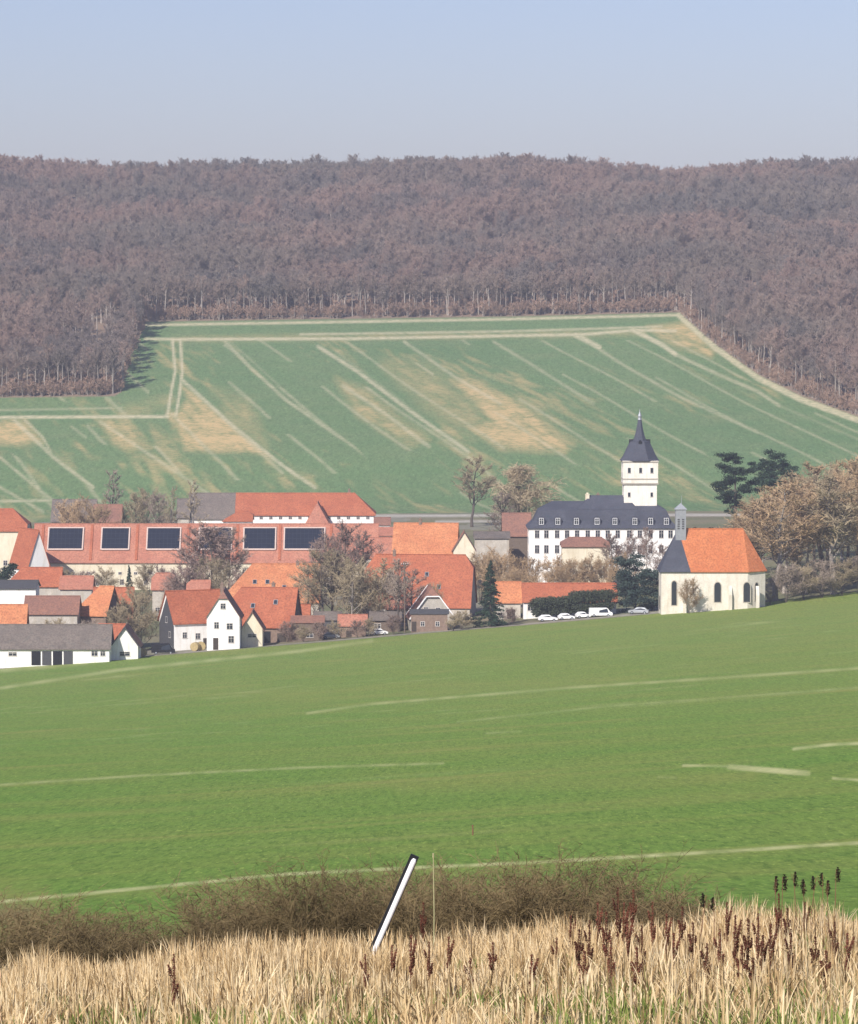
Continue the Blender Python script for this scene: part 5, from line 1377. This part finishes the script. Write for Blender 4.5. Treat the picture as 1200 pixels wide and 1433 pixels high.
# ------------------------------------------------------------------ foreground bank: dry grass, green shoots, shrubs, docks
def blades(name, n, mat, ylo, yhi, hlo, hhi, wlo, whi, seed, clump=0.6, tintf=None, lean=0.25, mask=None, hs=0.45):
    r = np.random.RandomState(seed)
    Y = ylo + (yhi - ylo) * r.rand(n) ** 0.8
    px = r.uniform(-110, 1310, n); X = (px - 600) / F * Y
    if clump:   # gather blades round tuft centres
        cxs = np.round(X / 0.16 + 0.3*np.sin(Y*3)) * 0.16; cys = np.round(Y / 0.3) * 0.3
        X = X * (1 - clump) + (cxs + 0.05*np.sin(cys*17)) * clump; Y = Y * (1 - clump*0.5) + cys * clump * 0.5
    if mask is not None:
        k = mask(X, Y, r); X, Y = X[k], Y[k]; n = len(X)
    Z = terrain_z(X, Y) - 0.02
    hn = 0.5 + 0.5*np.sin(X*1.7 + np.sin(Y*0.8)*2) * np.sin(Y*0.9 + X*0.5)
    h = (hlo + (hhi - hlo) * r.rand(n)**1.5) * (0.6 + 0.6*hn) * (1 + 0.22*np.sin(X*5.1 + Y)) * (hs + (1 - hs) * np.clip((Y - 14) / 26, 0, 1))
    w = wlo + (whi - wlo) * r.rand(n) ** 2
    az = r.uniform(0, 2*np.pi, n); ln = lean * r.rand(n) ** 1.3 * h * np.where(r.rand(n) < 0.12, 2.6, 1.0)
    dx, dy = np.cos(az) * ln, np.sin(az) * ln
    fa = r.uniform(-0.9, 0.9, n); wx, wy = np.cos(fa) * w/2, np.sin(fa) * w/2
    rows = []
    for f, ws in ((0, 0.7), (0.45, 1.0), (0.8, 0.75), (1.0, 0.12)):
        b = f ** 1.9
        c = np.stack([X + dx*b, Y + dy*b, Z + h * (f - 0.12 * b * (ln / np.maximum(h, .01)) * 3)], 1)
        o = np.stack([wx*ws, wy*ws, 0*wx], 1)
        rows += [c - o, c + o]
    V = np.stack(rows, 1).reshape(-1, 3)
    base = (np.arange(n) * 8)[:, None]
    Q = np.concatenate([base + np.array([[0, 1, 3, 2]]), base + np.array([[2, 3, 5, 4]]), base + np.array([[4, 5, 7, 6]])], 0)
    tn = np.clip(r.beta(2.0, 0.95, n) if tintf is None else tintf(X, Y, r), 0, 1)
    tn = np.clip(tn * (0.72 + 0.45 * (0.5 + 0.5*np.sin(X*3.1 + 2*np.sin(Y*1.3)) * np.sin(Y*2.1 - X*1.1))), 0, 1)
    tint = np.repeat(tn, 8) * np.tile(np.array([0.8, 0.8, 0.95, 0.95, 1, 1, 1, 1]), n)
    return np_quads(name, V, Q, M[mat], tint)
def smask(X, Y, r):
    p = np.sin(X*2.1 + 1) * np.sin(Y*0.55 + X*0.6) + np.clip((34 - Y) / 8, -0.6, 1.1)
    return (p < 0.45) | (r.rand(len(X)) < 0.30)
def gmask(X, Y, r):
    p = np.sin(X*2.1 + 1) * np.sin(Y*0.55 + X*0.6) + np.clip((34 - Y) / 8, -0.6, 1.1)
    return p + r.normal(0, 0.35, len(X)) > 0.35
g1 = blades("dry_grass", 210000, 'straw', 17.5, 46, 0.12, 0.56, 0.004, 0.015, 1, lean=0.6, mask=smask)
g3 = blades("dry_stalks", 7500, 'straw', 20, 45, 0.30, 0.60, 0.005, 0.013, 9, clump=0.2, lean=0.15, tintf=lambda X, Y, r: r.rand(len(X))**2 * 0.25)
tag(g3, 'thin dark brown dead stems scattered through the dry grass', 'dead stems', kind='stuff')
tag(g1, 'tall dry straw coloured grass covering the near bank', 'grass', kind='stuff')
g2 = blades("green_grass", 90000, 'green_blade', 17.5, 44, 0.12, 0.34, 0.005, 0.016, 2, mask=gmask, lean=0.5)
tag(g2, 'fresh green grass and weeds growing low between the dry straw', 'grass', kind='stuff')

# brown leafless shrubs below the bank
def shrub_mesh(seed, H=1.6, R=0.9, stems=76):
    rng = random.Random(seed); mb = MB()
    for s in range(stems):
        az = rng.uniform(0, 6.28); r0 = R * 0.5 * rng.random(); p = Vector((math.cos(az)*r0, math.sin(az)*r0*0.8, -0.1))
        h = H * (0.30 + 0.82 * rng.random() ** 1.3) * (1 - 0.25 * (r0/R)); out = rng.uniform(0.05, 0.95) * R
        a2 = az + rng.gauss(0, 0.5); q1 = p + Vector((math.cos(a2)*out*0.35, math.sin(a2)*out*0.35, h*0.5)); q2 = q1 + Vector((math.cos(a2)*out*0.65 + rng.gauss(0, .05), math.sin(a2)*out*0.65, h*0.5))
        mb.sliver(p, q1, 0.015, rng); mb.sliver(q1, q2, 0.011, rng)
        for k in range(22):
            f = rng.uniform(0.1, 1.0); b = p.lerp(q1, f*2) if f < .5 else q1.lerp(q2, f*2 - 1)
            d = Vector((rng.gauss(0, .8), rng.gauss(0, .8), rng.gauss(0.9, .5))).normalized(); l = rng.uniform(0.15, 0.45); e = b + d*l
            mb.sliver(b, e, 0.008, rng)
            for k2 in range(6):
                c = b.lerp(e, rng.uniform(0.2, 1)); d2 = (d + Vector((rng.gauss(0, .7), rng.gauss(0, .7), rng.gauss(0, .5)))).normalized()
                mb.sliver(c, c + d2 * rng.uniform(0.06, 0.2), 0.0065, rng)
    return mb
SHM = [shrub_mesh(90 + i).mesh("shrub_mesh", [M['twig_bramble']]) for i in range(4)]
WHERE = ['at the left picture edge', 'left of the gap with the green view', 'just left of the gap in the shrubs', 'right of the green gap in the shrubs', 'midway between the gap and the white post',
         'left of the leaning white post', 'directly behind the leaning white post', 'behind the thin pale stake', 'right of the thin pale stake', 'below the middle of the field track']
shr = [(0, 1255, 0), (45, 1262, 1), (95, 1262, 2), (140, 1272, 3), (185, 1290, 2), (232, 1300, 1), (285, 1258, 0), (330, 1226, 1), (385, 1232, 2), (440, 1198, 3), (490, 1220, 0), (540, 1204, 1), (590, 1222, 2),
       (640, 1210, 3), (690, 1204, 0), (735, 1194, 1), (785, 1232, 2), (835, 1188, 3), (880, 1218, 0), (925, 1246, 1), (970, 1262, 2), (1020, 1272, 3)]
SL = ['brown shrub at the left picture edge', 'brown shrub second from the left picture edge', 'brown shrub left of the low shrubs by the green gap', 'low brown shrub beside the green gap', 'lowest shrub at the left side of the green gap', 'very low shrub under the green view left of the post',
      'brown shrub closing the right side of the green gap', 'dense brown shrub right of the green gap', 'tall brown shrub where the field track vanishes', 'tall shrub with olive twigs left of the white post', 'shrub between the olive twigs and the white post',
      'shrub directly behind the leaning white post', 'shrub behind the thin pale stake', 'shrub just right of the thin pale stake', 'reddish shrub left of the tallest shrub', 'tall reddish shrub reaching the pale field track',
      'shrub between the two tallest shrubs on the right', 'tallest thin twigged shrub on the right half', 'brown shrub right of the tallest one', 'low shrub fading into the straw on the right', 'lowest brown shrub before the dark seed heads', 'last brown shrub at the right end of the row']
for i, (px, top, v) in enumerate(shr):
    Y = 50 + (i % 3) * 2.2; X = (px - 600) / F * Y; g = tz(X, Y); H = at(px, top, Y).z - g
    t = thing('bare_shrub', (X, Y, g), i * 1.7, SL[i], 'shrub', 'brown leafless shrubs below the near bank')
    place('twigs', SHM[v], t, M['twig_bramble'] if i not in (99,) else M['twig_olive'])
    s = H / 1.65; t.scale = (1.25, 1.0, s)

# leaning white post with dark sides
PY = 41.0
pb, pt = at(520, 1338, PY), at(580, 1201, PY)
t = thing('leaning_post', (pb.x, PY, pb.z), 0, 'white leaning post with black edges stuck in the dry grass bank', 'post')
ax = (pt - pb); Lp = ax.length; ang = math.atan2(ax.x, ax.z)
mb = MB(); mb.box(-0.058, 0.038, 0.0, 0.045, -0.5, Lp + 0.03); o = mb.build('dark_backing', M['black_paint'], t); o.rotation_euler = (0, ang, 0)
mb = MB(); mb.tube([(0, 0, -0.5), (0, 0, 0.3), (0, 0, Lp - 0.03), (0, 0, Lp)], [0.030, 0.030, 0.030, 0.018], 12); o = mb.build('white_pole', M['white_paint'], t, smooth=False); o.rotation_euler = (0, ang, 0)
o.location = (0, -0.03, 0)
def stake(px, y0, y1, Y, r, label, mat='stem_pale', lean=0.0):
    b = at(px, y0, Y); g = min(tz(b.x, Y), b.z); tp = at(px, y1, Y)
    t = thing('thin_stake', (b.x, Y, g), 0, label, 'stake')
    mb = MB(); h = tp.z - g; mb.tube([(0, 0, -0.3), (0.01, 0, h*0.5), (lean, 0, h)], [r, r, r*0.8], 6); mb.build('rod', M[mat], t)
    mb = MB(); mb.tube([(lean, 0, h - 0.03), (lean, 0, h + 0.02)], [r*1.5, r*1.3], 6); mb.build('cap', M[mat], t)
stake(606, 1330, 1196, 42, 0.008, 'thin pale stake right of the leaning white post')
stake(1114, 1054, 1044, 262, 0.05, 'small pale marker stake far out on the green field at the right')
stake(661, 1166, 1155, 150, 0.03, 'tiny dark stick standing in the middle of the green field', 'stem')

# dock and teasel plants with seed heads
def dock_meshes(seed, dark=False):
    rng = random.Random(seed); st, hd = MB(), MB(); H = 1.0
    st.tube([(0, 0, -0.1), (rng.gauss(0, .02), 0, 0.5), (rng.gauss(0, .03), 0, 1.0)], [0.007, 0.005, 0.003], 5)
    def spike(a, b, w, n):
        for _ in range(n):
            f = rng.random(); c = Vector(a).lerp(Vector(b), f); c += Vector((rng.gauss(0, w), rng.gauss(0, w), 0)) * (0.4 + 0.6*math.sin(math.pi*min(1, f + 0.15)))
            leaf(hd, c, rng.uniform(0.008, 0.017), rng, 0.2)
    if dark:
        spike((0, 0, 0.86), (0, 0, 1.02), 0.014, 150)
        for k in range(2): a = rng.uniform(0, 6.28); e = (math.cos(a)*0.05, math.sin(a)*0.05, rng.uniform(0.92, 1.0)); st.tube([(0, 0, 0.84), e], [0.003, 0.002], 4)
    else:
        spike((0, 0, 0.42), (0, 0, 1.02), 0.010, 300)
        for k in range(5):
            a = rng.uniform(0, 6.28); z = rng.uniform(0.40, 0.75); l = rng.uniform(0.12, 0.24); b = (math.cos(a)*l*0.28, math.sin(a)*l*0.28, z + l)
            st.tube([(0, 0, z), b], [0.004, 0.002], 4, cap=False); spike((math.cos(a)*l*.15, math.sin(a)*l*.15, z + l*.3), b, 0.008, 90)
    return st.mesh('dock_stem', [M['stem']]), hd.mesh('dock_head', [M['seed_dark'] if dark else M['seed']])
DK = [dock_meshes(200 + i) for i in range(3)]; TS = [dock_meshes(210 + i, True) for i in range(2)]
docks = [  # px, top py, Y
    (240, 1335, 26, 'lone dark seed stalk in the straw at the left'), (575, 1308, 30, 'dark seed stalk just right of the leaning post foot'), (592, 1262, 44, 'tall thin seed stalk between the post and the pale stake'),
    (510, 1335, 30, 'short russet seed stalk at the foot of the white post'), (548, 1322, 33, 'small russet seed stalk between post foot and dark stalk'),
    (812, 1300, 29, 'russet seed stalk at the left end of the big cluster'), (826, 1288, 30, 'second seed stalk of the big cluster, in its left part'), (838, 1262, 34, 'tall seed stalk in the left of the big cluster'),
    (850, 1275, 31, 'broad seed stalk in the middle of the big cluster'), (866, 1242, 36, 'highest seed stalk of the big cluster against the field'), (880, 1280, 30, 'seed stalk right of the middle of the big cluster'),
    (888, 1244, 37, 'dark upright seed stalk right of the highest one'), (900, 1295, 29, 'low seed stalk at the right end of the big cluster'), (935, 1278, 33, 'single seed stalk right of the big cluster'),
    (957, 1268, 34, 'thin dark seed stalk left of the paired dark heads'), (1010, 1300, 27, 'russet seed stalk left of the red dock clump'), (1032, 1280, 29, 'left stalk of the red dock clump'),
    (1050, 1285, 28, 'thick middle stalk of the red dock clump'), (1064, 1278, 29, 'right stalk of the red dock clump'), (1082, 1292, 28, 'short stalk at the right of the red dock clump'), (1105, 1270, 34, 'reddish stalk below the black seed heads at the right'),
    (658, 1340, 26, 'small dark seed stalk in the straw right of the pale stake'), (745, 1335, 27, 'small seed stalk in the straw left of the big cluster'), (1160, 1330, 24, 'low seed stalk near the lower right corner'),
    (600, 1318, 31, 'short stalk between the two stalks below the pale stake'), (628, 1310, 33, 'thin stalk right of the pale stake foot'), (690, 1318, 30, 'slim rust stalk under the reddish shrub'),
    (780, 1312, 30, 'slim stalk well left of the big cluster'), (800, 1280, 35, 'thin upright stalk starting the big cluster at its back'), (819, 1330, 24, 'front russet stalk below the big cluster'),
    (856, 1310, 25, 'dark front stalk below the middle of the big cluster'), (875, 1262, 36, 'rear stalk of the big cluster beside the highest one'), (893, 1325, 24, 'low front stalk right below the big cluster'),
    (915, 1262, 36, 'rear stalk just past the right end of the big cluster'), (945, 1305, 27, 'front stalk below the single one right of the cluster'), (972, 1290, 31, 'slim stalk under the two close black heads'),
    (992, 1320, 25, 'short front stalk left of the red dock clump'), (1020, 1262, 35, 'tall rear stalk left of the red dock clump'), (1041, 1322, 24, 'front stalk below the red dock clump'),
    (1057, 1340, 22, 'lowest front stalk of the red dock clump'), (1071, 1308, 26, 'dark stem right in front of the red dock clump'), (1093, 1250, 37, 'stalk standing under the leftmost black seed heads'),
    (1110, 1300, 28, 'reddish stalk halfway to the right edge from the clump'), (1130, 1262, 36, 'thin stalk below the middle black seed heads'), (1145, 1310, 27, 'thin rust stalk below the short black seed head'),
    (1172, 1290, 30, 'rust stalk below the highest black seed head'), (1190, 1305, 28, 'rust stalk touching the right picture edge')]
for i, (px, top, Y, lab) in enumerate(docks):
    X = (px - 600) / F * Y; g = tz(X, Y); H = at(px, top, Y).z - g
    t = thing('dock_plant', (X, Y, g), i * 2.1, lab, 'seed stalk', 'rust red dock stalks in the dry grass')
    a_, b_ = DK[i % 3]; place('stem', a_, t); place('seed_head', b_, t)
    s = H / 1.02; t.scale = (max(0.8, s), max(0.8, s), s)
tz_list = [(986, 1250, 35, 'left one of the two close black heads above the straw'), (1000, 1255, 35, 'right one of the two close black heads above the straw'), (1089, 1226, 37, 'leftmost black seed head of the right group'),
           (1101, 1223, 37, 'second black seed head of the right group'), (1116, 1220, 38, 'thick tall black seed head in the right group'), (1127, 1230, 37, 'lower black seed head right of the thick tall one'),
           (1141, 1226, 38, 'faint black seed head in the middle of the right group'), (1153, 1221, 38, 'black seed head left of the two rightmost'), (1162, 1232, 37, 'short black seed head beside the highest one'), (1176, 1213, 39, 'highest black seed head near the right picture edge')]
for i, (px, top, Y, lab) in enumerate(tz_list):
    X = (px - 600) / F * Y; g = tz(X, Y); H = at(px, top, Y).z - g
    t = thing('teasel_plant', (X, Y, g), i * 2.1, lab, 'seed stalk', 'black upright seed heads above the straw at the right')
    a_, b_ = TS[i % 2]; place('stem', a_, t); place('seed_head', b_, t)
    s = H / 1.02; t.scale = (0.95, 0.95, s)

# ------------------------------------------------------------------ the air between
m = bpy.data.materials.new("haze_air"); m.use_nodes = True
nt = m.node_tree; nt.nodes.remove(nt.nodes["Principled BSDF"])
pv = nt.nodes.new("ShaderNodeVolumePrincipled")
pv.inputs["Color"].default_value = (0.74, 0.79, 0.95, 1)
pv.inputs["Density"].default_value = 0.00013
pv.inputs["Anisotropy"].default_value = 0.0
nt.links.new(pv.outputs[0], nt.nodes["Material Output"].inputs["Volume"])
mb = MB(); mb.box(-7200, 7200, -330, 4210, -125, 118)
hz = mb.build('haze', m); tag(hz, kind='stuff')
